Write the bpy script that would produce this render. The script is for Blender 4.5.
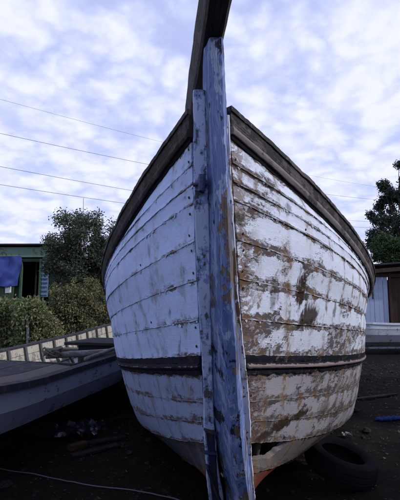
import bpy, math, random
import numpy as np
from mathutils import Matrix, Vector, noise as mnoise
for o in list(bpy.data.objects): bpy.data.objects.remove(o)
random.seed(7); rng = np.random.default_rng(7)
SC = bpy.context.scene; COL = SC.collection
# ------------------------------------------------------------------ camera
K = 1.125                       # metres per survey unit
EYE = 1.2 * K
FPX = 433.0                     # focal length in photo pixels (400 x 500)
PITCH = math.atan(55 / FPX)     # horizon at photo row 305
cd = bpy.data.cameras.new('camera'); cam = bpy.data.objects.new('camera', cd); COL.objects.link(cam)
cd.sensor_fit = 'VERTICAL'; cd.sensor_height = 24; cd.lens = FPX / 500 * 24
cd.clip_start = 0.02; cd.clip_end = 3000
cam.location = (0, 0, EYE); cam.rotation_euler = (math.pi / 2 + PITCH, 0, 0)
SC.camera = cam
# ------------------------------------------------------------------ sky and sun
SUN = Vector((0.86, -0.20, 0.52)).normalized()
w = bpy.data.worlds.new('World'); SC.world = w; w.use_nodes = True
nt = w.node_tree; nt.nodes.clear()
wo = nt.nodes.new('ShaderNodeOutputWorld'); bg = nt.nodes.new('ShaderNodeBackground')
sky = nt.nodes.new('ShaderNodeTexSky'); sky.sky_type = 'NISHITA'; sky.sun_disc = False
sky.sun_elevation = math.asin(SUN.z); sky.sun_rotation = math.atan2(SUN.x, SUN.y)
sky.air_density = 1.0; sky.dust_density = 0.6; sky.ozone_density = 3.0
bg.inputs['Strength'].default_value = 0.10
def wn(t, **k):
    n = nt.nodes.new(t)
    for a, b in k.items(): setattr(n, a, b)
    return n
def wmath(op, a, b=None, c=None, clamp=False):
    n = wn('ShaderNodeMath', operation=op, use_clamp=clamp)
    for i, v in enumerate((a, b, c)):
        if v is None: continue
        if hasattr(v, 'is_linked'): nt.links.new(v, n.inputs[i])
        else: n.inputs[i].default_value = v
    return n.outputs[0]
tc = wn('ShaderNodeTexCoord'); sp = wn('ShaderNodeSeparateXYZ'); nt.links.new(tc.outputs['Generated'], sp.inputs[0])
zz = wmath('ADD', wmath('MAXIMUM', sp.outputs[2], 0.0), 0.34)
cb = wn('ShaderNodeCombineXYZ')
nt.links.new(wmath('DIVIDE', sp.outputs[0], zz), cb.inputs[0]); nt.links.new(wmath('DIVIDE', sp.outputs[1], zz), cb.inputs[1])
cb.inputs[2].default_value = 3.1
def wnoise(scale, detail, rough, dist=0.0, off=0.0):
    m = wn('ShaderNodeMapping'); nt.links.new(cb.outputs[0], m.inputs[0]); m.inputs['Location'].default_value = (off, off * .7, 0)
    n = wn('ShaderNodeTexNoise'); nt.links.new(m.outputs[0], n.inputs['Vector'])
    n.inputs['Scale'].default_value = scale; n.inputs['Detail'].default_value = detail
    n.inputs['Roughness'].default_value = rough; n.inputs['Distortion'].default_value = dist
    return n.outputs['Fac']
def wramp(v, a, b):
    n = wn('ShaderNodeMapRange', interpolation_type='SMOOTHSTEP'); nt.links.new(v, n.inputs['Value'])
    n.inputs['From Min'].default_value = a; n.inputs['From Max'].default_value = b
    return n.outputs['Result']
big = wnoise(1.3, 3, .5, .3, 4.3); puff = wnoise(9.0, 5, .55, .25, 1.7); fine = wnoise(26, 5, .6, .2, 9.1)
dens = wmath('ADD', wmath('MULTIPLY', big, 0.72), wmath('ADD', wmath('MULTIPLY', puff, 0.66), wmath('MULTIPLY', fine, 0.18)))
wv = wn('ShaderNodeTexVoronoi', feature='SMOOTH_F1'); wv.inputs['Scale'].default_value = 11.0; wv.inputs['Smoothness'].default_value = .35
wm = wn('ShaderNodeVectorMath', operation='ADD'); wm2 = wn('ShaderNodeVectorMath', operation='SCALE'); wnz = wn('ShaderNodeTexNoise'); wnz.inputs['Scale'].default_value = 7; wnz.inputs['Detail'].default_value = 4
nt.links.new(cb.outputs[0], wnz.inputs['Vector']); nt.links.new(wnz.outputs['Color'], wm2.inputs[0]); wm2.inputs['Scale'].default_value = .30
nt.links.new(cb.outputs[0], wm.inputs[0]); nt.links.new(wm2.outputs[0], wm.inputs[1]); nt.links.new(wm.outputs[0], wv.inputs['Vector'])
dens = wmath('ADD', wmath('MULTIPLY', dens, .86), wmath('MULTIPLY', wmath('SUBTRACT', 0.55, wv.outputs['Distance']), .45))
cover = wramp(dens, 0.40, 0.92)
mx = wn('ShaderNodeMix', data_type='RGBA'); nt.links.new(wmath('MULTIPLY', cover, 0.95), mx.inputs['Factor'])
sk = wn('ShaderNodeMix', data_type='RGBA', blend_type='MULTIPLY'); sk.inputs['Factor'].default_value = 1
nt.links.new(sky.outputs[0], sk.inputs['A']); sk.inputs['B'].default_value = (1.25, 1.0, 1.0, 1)
# a thin milky veil everywhere (the pale lavender of the blue gaps)
ve = wn('ShaderNodeMix', data_type='RGBA'); ve.inputs['Factor'].default_value = 0.72
nt.links.new(sk.outputs['Result'], ve.inputs['A']); ve.inputs['B'].default_value = (6.5, 7.4, 11.8, 1)
nt.links.new(ve.outputs['Result'], mx.inputs['A'])
mx.inputs['B'].default_value = (9.3, 9.6, 12.2, 1)
nt.links.new(mx.outputs['Result'], bg.inputs['Color']); nt.links.new(bg.outputs[0], wo.inputs[0])
sd = bpy.data.lights.new('sun', 'SUN'); sd.energy = 2.6; sd.angle = math.radians(1.5); sd.color = (1.0, 0.96, 0.92)
so = bpy.data.objects.new('sun', sd); COL.objects.link(so); so.rotation_euler = (-SUN).to_track_quat('-Z', 'Y').to_euler()
vs = SC.view_settings; vs.view_transform = 'Standard'; vs.look = 'None'; vs.gamma = 1; vs.exposure = 0.0; vs.use_curve_mapping = False
SC.render.engine = 'CYCLES'

# ------------------------------------------------------------------ pixel -> place helpers
cP, sP = math.cos(PITCH), math.sin(PITCH)
def at(px, py, Y):
    """point on the photo's line of sight through (px,py) at world depth Y"""
    a, b = (px - 200) / FPX, (250 - py) / FPX
    dy = cP - b * sP; dz = sP + b * cP; t = Y / dy
    return Vector((a * t, Y, EYE + dz * t))
def onz(px, py, z=0.0):
    b = (250 - py) / FPX; dy = cP - b * sP; dz = sP + b * cP
    return at(px, py, dy * (z - EYE) / dz)
def x_at(px, Y, z):
    return (px - 200) / FPX * (Y * cP + (z - EYE) * sP)

# ------------------------------------------------------------------ mesh helpers
def link(name, me, mat=None, parent=None, smooth=False):
    o = bpy.data.objects.new(name, me); COL.objects.link(o)
    if mat: me.materials.append(mat)
    if parent: o.parent = parent
    if smooth: me.polygons.foreach_set('use_smooth', [True] * len(me.polygons))
    return o
def tag(o, label=None, cat=None, group=None, kind=None):
    if label: o['label'] = label
    if cat: o['category'] = cat
    if group: o['group'] = group
    if kind: o['kind'] = kind
    return o
def empty(name, loc=(0, 0, 0), rz=0, label=None, cat=None, group=None):
    o = bpy.data.objects.new(name, None); COL.objects.link(o); o.location = loc; o.rotation_euler = (0, 0, rz)
    o.empty_display_size = .1
    return tag(o, label, cat, group)
def pyd(name, V, Fc, mat=None, parent=None, smooth=False, uv=None):
    me = bpy.data.meshes.new(name); me.from_pydata([tuple(v) for v in V], [], Fc)
    if uv is not None:
        l = me.uv_layers.new(name='uv')
        vi = np.empty(len(me.loops), int); me.loops.foreach_get('vertex_index', vi)
        l.data.foreach_set('uv', np.asarray(uv, float)[vi].ravel())
    me.update()
    return link(name, me, mat, parent, smooth)
def grid_faces(nu, nv, off=0, flip=False):
    f = []
    for i in range(nu - 1):
        for j in range(nv - 1):
            a = off + i * nv + j; q = (a, a + nv, a + nv + 1, a + 1)
            f.append(q[::-1] if flip else q)
    return f
def fb(x, y, z, o=4): return mnoise.fractal(Vector((x, y, z)), 1.0, 2.0, o)
def timber(name, p0, p1, w, h, mat, parent=None, up=(0, 0, 1), roll=0, n=14, rough=.004, taper=1.0, seed=None, bow=0.0, bev=.12, skew=0.0):
    """sawn, worn length of wood from p0 to p1: chamfered section, uneven faces, ragged ends"""
    p0, p1 = Vector(p0), Vector(p1); d = (p1 - p0); L = d.length; d.normalize()
    s = Vector(up).cross(d)
    if s.length < 1e-4: s = Vector((1, 0, 0)).cross(d)
    s.normalize(); u = d.cross(s)
    if roll: R = Matrix.Rotation(roll, 3, d); s = R @ s; u = R @ u
    sd_ = random.random() * 90 if seed is None else seed
    c = bev * min(w, h)
    prof = [(-w / 2 + c, -h / 2), (w / 2 - c, -h / 2), (w / 2, -h / 2 + c), (w / 2, h / 2 - c), (w / 2 - c, h / 2), (-w / 2 + c, h / 2), (-w / 2, h / 2 - c), (-w / 2, -h / 2 + c)]
    if skew: prof = [(a + (skew if b < 0 and a < 0 else 0), b) for a, b in prof]
    V, UV = [], []
    for i in range(n + 1):
        t = i / n; k = 1 + (taper - 1) * t
        for q, (a, b) in enumerate(prof):
            r = rough * fb(sd_ + t * L * 4, a * 9, b * 9); r2 = rough * fb(sd_ + 31 + t * L * 4, a * 9, b * 9)
            e = 0
            if i in (0, n): e = rough * 2.5 * fb(sd_, a * 60, b * 60) * (1 if i else -1)
            V.append(p0 + d * (t * L + e) + s * (a * k + r) + u * (b * k + r2 + bow * 4 * t * (1 - t)))
            UV.append((t * L + sd_, q / 8 * (w + h) * 2))
    m = 8; Fc = []
    for i in range(n):
        for q in range(m):
            a = i * m + q; b = i * m + (q + 1) % m; Fc.append((a, b, b + m, a + m))
    Fc.append(tuple(range(m))[::-1]); Fc.append(tuple(range(n * m, n * m + m)))
    return pyd(name, V, Fc, mat, parent, uv=UV)
def tube(name, pts, r, mat, parent=None, m=8, closed=False):
    V, Fc, UV = [], [], []; pts = [Vector(p) for p in pts]; n = len(pts); L = 0
    rr = r if isinstance(r, (list, tuple)) else [r] * n
    for i, p in enumerate(pts):
        a = pts[(i - 1) % n] if closed or i else pts[0]; b = pts[(i + 1) % n] if closed or i < n - 1 else pts[-1]
        d = (b - a).normalized(); s = d.cross(Vector((.3, .2, 1)));
        if s.length < 1e-3: s = d.cross(Vector((1, 0, 0)))
        s.normalize(); u = d.cross(s); L += (p - pts[i - 1]).length if i else 0
        for q in range(m):
            t = 2 * math.pi * q / m; V.append(p + (s * math.cos(t) + u * math.sin(t)) * rr[i]); UV.append((L, q / m))
    for i in range(n if closed else n - 1):
        for q in range(m):
            j = (i + 1) % n; Fc.append((i * m + q, j * m + q, j * m + (q + 1) % m, i * m + (q + 1) % m))
    if not closed: Fc.append(tuple(range(m))); Fc.append(tuple(range((n - 1) * m, n * m))[::-1])
    return pyd(name, V, Fc, mat, parent, True, UV)

# ------------------------------------------------------------------ material helpers
class NB:
    def __init__(self, name):
        self.m = bpy.data.materials.new(name); self.m.use_nodes = True; self.t = self.m.node_tree
        self.b = self.t.nodes['Principled BSDF']; self.tc = self.t.nodes.new('ShaderNodeTexCoord')
        self.obj = self.tc.outputs['Object']; self.uv = self.tc.outputs['UV']
    def n(self, t, **k):
        n = self.t.nodes.new(t)
        for a, b in k.items(): setattr(n, a, b)
        return n
    def put(self, s, v):
        if hasattr(v, 'is_linked'): self.t.links.new(v, s)
        else:
            try: s.default_value = v
            except Exception: s.default_value = (*v, 1)
    def ma(self, op, a, b=0.0, clamp=False):
        n = self.n('ShaderNodeMath', operation=op, use_clamp=clamp); self.put(n.inputs[0], a); self.put(n.inputs[1], b); return n.outputs[0]
    def add(self, *a):
        r = a[0]
        for x in a[1:]: r = self.ma('ADD', r, x)
        return r
    def mul(self, *a):
        r = a[0]
        for x in a[1:]: r = self.ma('MULTIPLY', r, x)
        return r
    def map(self, v, scale=(1, 1, 1), loc=(0, 0, 0)):
        n = self.n('ShaderNodeMapping'); self.put(n.inputs[0], v); n.inputs['Scale'].default_value = scale; n.inputs['Location'].default_value = loc; return n.outputs[0]
    def noise(self, v, scale, detail=6, rough=.55, dist=0.0, sc=(1, 1, 1), loc=(0, 0, 0)):
        n = self.n('ShaderNodeTexNoise'); self.put(n.inputs['Vector'], self.map(v, sc, loc))
        detail = min(detail, max(2.0, math.log2(300 / (scale * max(sc)))))
        n.inputs['Scale'].default_value = scale; n.inputs['Detail'].default_value = detail; n.inputs['Roughness'].default_value = rough; n.inputs['Distortion'].default_value = dist
        return n.outputs['Fac']
    def vor(self, v, scale, sc=(1, 1, 1), feature='F1'):
        n = self.n('ShaderNodeTexVoronoi', feature=feature); self.put(n.inputs['Vector'], self.map(v, sc)); n.inputs['Scale'].default_value = scale; return n.outputs['Distance']
    def step(self, v, a, b):
        n = self.n('ShaderNodeMapRange', interpolation_type='SMOOTHSTEP'); self.put(n.inputs['Value'], v)
        n.inputs['From Min'].default_value = a; n.inputs['From Max'].default_value = b; return n.outputs['Result']
    def mix(self, f, a, b, mode='MIX'):
        n = self.n('ShaderNodeMix', data_type='RGBA', blend_type=mode); self.put(n.inputs['Factor'], f)
        for s, v in ((n.inputs['A'], a), (n.inputs['B'], b)):
            if hasattr(v, 'is_linked'): self.t.links.new(v, s)
            else: s.default_value = (*v[:3], 1)
        return n.outputs['Result']
    def sep(self, v):
        n = self.n('ShaderNodeSeparateXYZ'); self.put(n.inputs[0], v); return n.outputs
    def done(self, col, rough=.8, bump=None, dist=.004, strength=.8, spec=.3):
        self.put(self.b.inputs['Base Color'], col); self.put(self.b.inputs['Roughness'], rough)
        self.b.inputs['Specular IOR Level'].default_value = spec
        if bump is not None:
            n = self.n('ShaderNodeBump'); n.inputs['Strength'].default_value = strength; n.inputs['Distance'].default_value = dist
            self.t.links.new(bump, n.inputs['Height']); self.t.links.new(n.outputs[0], self.b.inputs['Normal'])
        return self.m
def wood_col(N, v, dark, light, sc=(3, 22, 22), seed=0.0):
    g = N.noise(v, 6, 6, .6, .6, sc, (seed, seed, 0)); g2 = N.noise(v, 2.2, 4, .6, 0, (1, 3, 3), (seed + 5, 0, 0))
    c = N.mix(g, dark, light); return N.mix(N.mul(g2, .6), c, [x * .55 for x in dark]), g

def hull_mat(name, peel, rust, paint, wood=((.075, .060, .062), (.185, .155, .160)), stains=(), grime=0.0, soft=.025, vrust=1.0, stemrust=1.0):
    """flaking boat paint over weathered planking. uv.x metres aft of the stem, uv.y = plank number + 0..1 down the plank"""
    N = NB(name); u, vv, _ = N.sep(N.uv); v = N.ma('FRACT', vv)
    wc, g = wood_col(N, N.uv, wood[0], wood[1], (1.2, 9, 1))
    fibre = N.noise(N.uv, 10, 4, .6, .1, (.6, 9, 1)); wc = N.mix(N.mul(N.step(fibre, .50, .75), .5), wc, [c * .35 for c in wood[0]])
    n1 = N.noise(N.obj, 5.2, 10, .66, .35, (1, 1, 1.9)); n2 = N.noise(N.obj, 1.7, 3, .5, 0, (1, 1, 1.3), (3, 1, 7)); n3 = N.noise(N.obj, 30, 6, .68, .3, (1, 1, 1.5))
    n4 = N.noise(N.uv, 8, 7, .7, .3, (1.4, 3.5, 1), (5, 5, 0))
    edge = N.step(N.ma('ABSOLUTE', N.ma('SUBTRACT', v, .5)), .20, .52)
    stem = N.ma('SUBTRACT', 1.0, N.step(u, .0, .26))
    f = N.add(n1, N.mul(N.ma('SUBTRACT', n2, .5), .55), N.mul(edge, .30), N.mul(stem, .08), N.mul(N.ma('SUBTRACT', n3, .5), .22), N.mul(N.ma('SUBTRACT', n4, .5), .22), peel - .20)
    bare = N.step(f, .56, .56 + soft)
    spots = N.mul(N.step(N.noise(N.obj, 62, 5, .65, .2), .63, .67), N.step(f, .44, .54)); bare = N.ma('MAXIMUM', bare, spots)
    lip = N.mul(N.step(f, .515, .56), N.ma('SUBTRACT', 1.0, bare))
    # nail columns along the frames, rust and dirt run down the planks from them
    col = N.ma('ABSOLUTE', N.ma('SUBTRACT', N.ma('FRACT', N.add(N.mul(u, 5.0), N.mul(N.noise(N.obj, 2.3, 3, .6, 0, (1, 1, .30)), 1.7))), .5))
    colm = N.ma('SUBTRACT', 1.0, N.step(col, .04, .30))
    stk = N.step(N.noise(N.uv, 1, 6, .62, .15, (17, .8, 1), (2, 9, 0)), .50, .66); rn2 = N.step(N.noise(N.obj, 3.0, 3, .5, 0, (1, 1, 1.5), (7, 1, 0)), .42, .60)
    brk = N.step(N.noise(N.obj, 26, 6, .7, .3), .36, .60)
    core = N.mul(N.ma('SUBTRACT', 1.0, N.step(col, .02, .13)), N.step(N.noise(N.obj, 10, 9, .74, .5, (1, 1, .6), (6, 2, 9)), .47, .56), N.step(rn2, .1, .9))
    rf = N.mul(N.ma('MAXIMUM', N.mul(colm, stk, rn2, brk), core), vrust)
    v0 = N.ma('SUBTRACT', 1.0, N.step(v, .0, .62)); ed2 = N.step(N.ma('ABSOLUTE', N.ma('SUBTRACT', v, .5)), .30, .47)
    nr = N.noise(N.obj, 15, 6, .74, .4, (1, 1, .7), (3, 8, 1))
    spot = N.mul(N.ma('SUBTRACT', 1.0, N.step(col, .03, .22)), N.step(N.add(nr, N.mul(ed2, .16), N.mul(v0, .08)), .54, .64))
    rf = N.ma('MAXIMUM', rf, N.mul(spot, vrust))
    halo = N.mul(N.ma('SUBTRACT', 1.0, N.step(col, .03, .26)), N.step(N.noise(N.obj, 6, 5, .6, .2, (1, 1, .5), (1, 4, 4)), .42, .64), .32 * vrust)
    rs = N.mul(N.ma('SUBTRACT', 1.0, N.step(u, .03, .16)), N.step(N.noise(N.obj, 14, 8, .74, .5, (1, 1, 1.6)), .44, .54), stemrust)
    rx = N.mul(N.step(N.noise(N.obj, 7, 8, .72, .5, (1, 1, .8), (11, 3, 5)), .60, .69), .5)
    rustf = N.ma('MULTIPLY', N.ma('MAXIMUM', N.ma('MAXIMUM', rf, rs), rx), rust, True)
    pv = N.noise(N.obj, 3.0, 6, .65, 0, (1, 1, 1), (1, 2, 3)); pd = N.noise(N.uv, 6, 6, .7, .2, (5, .9, 1), (8, 3, 0))
    pc = N.mix(N.mul(pv, .75), paint, [paint[0] * .72, paint[1] * .74, paint[2] * .76])
    pc = N.mix(N.mul(N.step(pd, .5, .85), .45), pc, [paint[0] * .45, paint[1] * .45, paint[2] * .44])
    if grime:
        gm = N.step(N.noise(N.uv, 2.2, 7, .68, .3, (6.5, .55, 1), (4, 4, 0)), .52, .74); pc = N.mix(N.mul(gm, rn2, grime), pc, (.07, .075, .06))
    pc = N.mix(N.mul(lip, .5), pc, [min(1, c * 1.15) for c in paint])
    res = N.mul(N.step(N.noise(N.obj, 17, 9, .78, .5, (1, 1, 1.8), (9, 9, 9)), .49, .56), .75)
    bw = N.mix(res, wc, [c * .66 for c in paint])
    c = N.mix(bare, pc, bw)
    rdg = N.mul(N.step(N.ma('ABSOLUTE', N.ma('SUBTRACT', v, .5)), .462, .488), N.step(N.noise(N.uv, 9, 6, .68, .2, (1.0, .3, 1), (1, 6, 0)), .40, .56))
    c = N.mix(N.mul(rdg, .85), c, [paint[0] * .98, paint[1] * .94, paint[2] * .84])
    c = N.mix(N.mul(halo, rust), c, (.36, .285, .19))
    rc = N.mix(N.noise(N.obj, 24, 6, .7), (.040, .021, .014), (.23, .12, .055))
    c = N.mix(N.mul(rustf, .8), c, rc)
    for (sx_, sy_, sz_, rx_, rz_, amt) in stains:          # tarry blotches with a shape of their own
        m = N.map(N.obj, (1 / rx_, 1 / rx_, 1 / rz_), (-sx_ / rx_, -sy_ / rx_, -sz_ / rz_))
        L = N.n('ShaderNodeVectorMath', operation='LENGTH'); N.put(L.inputs[0], m)
        q = N.add(L.outputs['Value'], N.mul(N.ma('SUBTRACT', N.noise(N.obj, 16, 9, .74, .5, (1, 1, .6)), .5), 3.0))
        c = N.mix(N.mul(N.ma('SUBTRACT', 1.0, N.step(q, .70, 1.25)), amt), c, N.mix(nr, (.010, .008, .006), (.055, .030, .016)))
    h = N.add(N.mul(bare, -.6), N.mul(lip, .25), N.mul(fibre, .22), N.mul(n3, .3), N.mul(rustf, .3), N.mul(N.noise(N.obj, 90, 3, .6), .12))
    return N.done(c, N.add(.6, N.mul(bare, .3)), h, .005, 1.0, .2)
def timber_mat(name, paint, peel, dark=(.06, .045, .04), light=(.22, .18, .16), rust=0.0, rough=.85, fleck=6.0, second=None, gsc=(1.2, 12, 1), band=None):
    """painted timber, paint worn through to the grain; second = an older coat that shows first; band = worn most along this line of uv.y"""
    N = NB(name); wc, g = wood_col(N, N.uv, dark, light, gsc)
    fib = N.noise(N.uv, 9, 5, .65, .15, (.7, gsc[1] * 1.6, 1), (3, 1, 0)); wc = N.mix(N.mul(N.step(fib, .48, .72), .6), wc, [x * .4 for x in dark])
    n1 = N.noise(N.obj, fleck, 10, .68, .4, (1, 1, .6)); n2 = N.noise(N.obj, fleck * 5, 6, .68, .3); n3 = N.noise(N.uv, 5, 7, .7, .2, (1.6, gsc[1] * .8, 1), (6, 2, 0))
    f = N.add(N.mul(n1, .6), N.mul(n3, .4), N.mul(N.ma('SUBTRACT', n2, .5), .28), peel)
    if band is not None:
        v = N.ma('FRACT', N.sep(N.uv)[1]); f = N.add(f, N.mul(N.ma('SUBTRACT', .30, N.ma('ABSOLUTE', N.ma('SUBTRACT', v, band))), .75))
    bare = N.step(f, .53, .555); pv = N.noise(N.obj, 4, 6, .65)
    pc = N.mix(N.mul(pv, .7), paint, [x * .55 for x in paint])
    pc = N.mix(N.mul(N.step(fib, .55, .8), .35), pc, [x * .4 for x in paint])
    if second:
        s2 = N.step(N.add(f, .05), .53, .545); pc = N.mix(s2, pc, second)
    c = N.mix(bare, pc, wc)
    if rust: c = N.mix(N.mul(N.step(N.noise(N.obj, 9, 8, .72, .5, loc=(5, 1, 2)), .57, .66), rust), c, (.20, .085, .035))
    return N.done(c, rough, N.add(N.mul(bare, -.5), N.mul(fib, .35), N.mul(n2, .3)), .004, 1.0, .12)
def plain_mat(name, a, b, scale=6, rough=.85, bumpd=.004, spec=.3, sc=(1, 1, 1)):
    N = NB(name); n = N.noise(N.obj, scale, 7, .62, .2, sc); n2 = N.noise(N.obj, scale * 6, 5, .6)
    return N.done(N.mix(N.add(N.mul(n, .8), N.mul(N.ma('SUBTRACT', n2, .5), .5)), a, b), rough, n2, bumpd, .8, spec)
def leaf_mat(name, a, b, trans=.25, dry=None):
    N = NB(name); g = N.n('ShaderNodeNewGeometry'); r = g.outputs['Random Per Island']
    c = N.mix(r, a, b)
    if dry: c = N.mix(N.step(N.add(r, N.mul(N.noise(N.obj, 2.0, 3), .8)), 1.0, 1.15), c, dry)
    N.put(N.b.inputs['Base Color'], c); N.b.inputs['Roughness'].default_value = .55; N.b.inputs['Specular IOR Level'].default_value = .25
    t = N.n('ShaderNodeBsdfTranslucent'); N.put(t.inputs['Color'], c); m = N.n('ShaderNodeMixShader'); m.inputs[0].default_value = trans
    o = N.t.nodes['Material Output']; N.t.links.new(N.b.outputs[0], m.inputs[1]); N.t.links.new(t.outputs[0], m.inputs[2]); N.t.links.new(m.outputs[0], o.inputs[0])
    return N.m

# ================================================================== GROUND
N = NB('dark_soil')
n1 = N.noise(N.obj, .8, 6, .6); n2 = N.noise(N.obj, 9, 8, .7, .3); n3 = N.noise(N.obj, 45, 5, .7)
c = N.mix(n1, (.006, .0052, .0047), (.013, .011, .0095)); c = N.mix(N.step(n2, .52, .75), c, (.027, .021, .017))
soil = N.done(c, .9, N.add(N.mul(n2, .6), N.mul(n3, .4)), .03, 1.0, .04)
def ground_z(x, y):
    r = math.hypot(x, y - 4)
    return (.035 * fb(x * .9, y * .9, 2.2) + .012 * fb(x * 4, y * 4, 7)) * max(0, 1 - r / 40) - .02
def ticks(a, b, fine0, fine1, fs, cs):
    t = []; x = a
    while x < b:
        t.append(x); d = max(fine0 - x, x - fine1, 0); x += fs + min(cs, d * .35)
    return t + [b]
gx = ticks(-900, 900, -5, 5, .09, 200); gy = ticks(-60, 1500, -.5, 9, .09, 200)
V = [(x, y, ground_z(x, y)) for x in gx for y in gy]
go = tag(pyd('ground', V, grid_faces(len(gx), len(gy)), soil, smooth=True), kind='structure')

# ================================================================== THE WOODEN BOAT
D, SX, YAW, HEEL, RAKE, RK2 = [1.697, 0.1117, 0.1138, 0.0289, 0.4273, -0.1588]
# plank lines from the rail down: half breadth, fullness, height at the stem, fall of the line
LV = [[1.1395, 2.4831, 1.8693, 0.6304], [1.0985, 2.4752, 1.7697, 0.6015], [1.0036, 3.1448, 1.6906, 0.5339], [0.9423, 3.556, 1.5625, 0.4324],
      [0.9452, 3.4962, 1.4289, 0.3452], [0.9501, 3.1937, 1.2938, 0.275], [0.9809, 2.8638, 1.1491, 0.2155], [1.0029, 2.5391, 1.0242, 0.2257],
      [1.0072, 2.2917, 0.9325, 0.2243], [1.0056, 2.1006, 0.8322, 0.2644], [0.996, 1.8948, 0.7487, 0.3497], [1.0182, 1.5402, 0.6575, 0.41],
      [0.9963, 0.9277, 0.5167, 0.40], [0.02, 2.0, 0.30, 0.23]]
LEN = 3.2; LOA = 7.6
def halfw(z): return .066 + .02 * min(max((1.9 - z) / 1.2, 0), 1)
def fwd(z): return -(RAKE * (z - .9) + RK2 * (z - .9) ** 2)
def hull_pt(j, T, side):
    """local point of plank line j (float) at T lengths aft"""
    def lv(i):
        B, p, z0, dz = LV[i]; t = min(T, 1.0); hw = halfw(z0) if i < 13 else .05
        b = hw + B * (1 - (1 - t) ** p); z = z0 - dz * (1 - (1 - t) ** 2); s = T * LEN + fwd(z0) * (1 - t) ** 2
        if T > 1:
            e = (T - 1) / (LOA / LEN - 1); b = hw + (b - hw) * (1 - .32 * e ** 2); z += (.22 if i < 13 else .0) * e ** 2
        return b, s, z
    i = min(int(j), 12); f = j - i
    if f < 1e-6: b, s, z = lv(i)
    else:
        a, c = lv(i), lv(i + 1); b, s, z = [a[k] + (c[k] - a[k]) * f for k in range(3)]
        b += .004 * 4 * f * (1 - f) * min(1, T * 6)
    return Vector((side * b, s, z)) * K
BOAT_M = Matrix.Translation((SX * K, D * K, 0)) @ Matrix.Rotation(-YAW, 4, 'Z') @ Matrix.Translation((0, 0, .2 * K)) @ Matrix.Rotation(-HEEL, 4, 'Y') @ Matrix.Translation((0, 0, -.2 * K))
BINV = BOAT_M.inverted()
boat = empty('wooden_fishing_boat', label='large beached wooden boat with peeling white planks and blue stem post', cat='boat')
boat.matrix_world = BOAT_M
TS = [0.0] + [.0006 + .42 * (i / 210) ** 1.15 for i in range(1, 211)] + [.42 + (LOA / LEN - .42) * i / 40 for i in range(1, 41)]
def arc_at(j, side):
    a = [0.0]; pr = hull_pt(j, 0, side)
    for T in TS[1:]: p = hull_pt(j, T, side); a.append(a[-1] + (p - pr).length); pr = p
    return a
def hnormal(j, T, side):
    e = .004; T0 = max(T, .004); j0 = min(max(j, .01), 12.9)
    a = hull_pt(j0, T0 + e, side) - hull_pt(j0, T0 - e, side); b = hull_pt(j0 + .05, T0, side) - hull_pt(j0 - .05 if j0 > .06 else j0, T0, side)
    n = a.cross(b); n.normalize()
    return n if n.x * side > 0 else -n
def strake(name, j0, j1, side, mat, idx, prof, nv=7, thick=.03, rag=.0024, gap=-.012, vtop=None, wob=.003, tmax=None):
    """one plank from stem to stern between plank lines j0..j1; prof(v) = how proud it stands (m)"""
    ar = arc_at((j0 + j1) / 2, side); V, UV = [], []; sdd = idx * 7.3 + (50 if side > 0 else 0)
    ts = TS
    vs_ = [gap + (1 - 2 * gap) * i / (nv - 1) for i in range(nv)]
    for i, T in enumerate(ts):
        dens = T < .45
        for k, v in enumerate(vs_):
            if vtop: v = vtop(ar[i], v)
            j = j0 + (j1 - j0) * v
            p = hull_pt(j, T, side); n = hnormal(j, T, side)
            o = prof(v) + wob * fb(ar[i] * 1.6 + sdd, v * 1.5, sdd)
            e = 0.0
            if k in (0, nv - 1): 
                e = rag * fb(ar[i] * 17 + sdd, k * 9.1, 3.3) + rag * .6 * fb(ar[i] * 60, k * 4.1, sdd)
                o += rag * .8 * fb(ar[i] * 24 + sdd * 2, k * 3.7, 8.8)
            p = p + n * o + Vector((0, 0, e)); V.append(p); UV.append((ar[i], idx + min(max(v, .002), .998)))
        # return faces into the hull
        for k, v in ((nv - 1, vs_[-1]), (0, vs_[0])):
            if vtop: v = vtop(ar[i], v)
            q = V[-nv + k if False else len(V) - nv - (0 if k == nv - 1 else 1) + k]
            n = hnormal(j0 + (j1 - j0) * v, T, side); V.append(q - n * thick); UV.append((ar[i], idx + min(max(v, .002), .998)))
    m = nv + 2; Fc = []
    for i in range(len(ts) - 1):
        for k in range(m):
            a = i * m + k; b = i * m + (k + 1) % m; q = (a, b, b + m, a + m); Fc.append(q if side < 0 else q[::-1])
    Fc.append(tuple(range(m))); e0 = (len(ts) - 1) * m; Fc.append(tuple(range(e0, e0 + m)))
    o = pyd(name, V, Fc, mat, boat, True, UV)
    try: o.data.set_sharp_from_angle(angle=math.radians(38))
    except Exception: pass
    return o
PW = (.70, .755, .90); 
def PL(name, **k): return hull_mat(name, **k)
ST = [(.318 * K, .19 * K, 1.285 * K, .055, .12, 1.0), (.345 * K, .285 * K, 1.135 * K, .10, .065, .95), (.075 * K, -.19 * K, 1.50 * K, .045, .03, .85), (.27 * K, .03 * K, 1.575 * K, .03, .035, .6), (.33 * K, .24 * K, 1.21 * K, .035, .09, .9), (.50 * K, .50 * K, 1.22 * K, .03, .16, .7), (.20 * K, .03 * K, 1.28 * K, .03, .12, .55)]
SLOW = [(.215 * K, .32 * K, .672 * K, .12, .030, 1.0), (.315 * K, .475 * K, .678 * K, .12, .026, 1.0), (.15 * K, .20 * K, .655 * K, .08, .026, .95), (.45 * K, .75 * K, .64 * K, .10, .05, .5)]
m_up = PL('white_paint_flaking', peel=.10, rust=.95, paint=PW, stains=ST, vrust=.9)
m_mid = PL('white_paint_flaking_heavily', peel=.145, rust=1.0, paint=PW, stains=ST)
m_bare = PL('white_paint_mostly_gone', peel=.28, rust=1.0, paint=(.64, .68, .80), stains=ST)
m_low = PL('grey_white_worn_shaded_bottom_planks', peel=.20, rust=1.0, paint=(.335, .322, .36), wood=((.05, .040, .040), (.15, .12, .12)), stains=SLOW, soft=.04)  # worn grey-white paint, darkened further to paint in the shade below the wale
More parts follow.
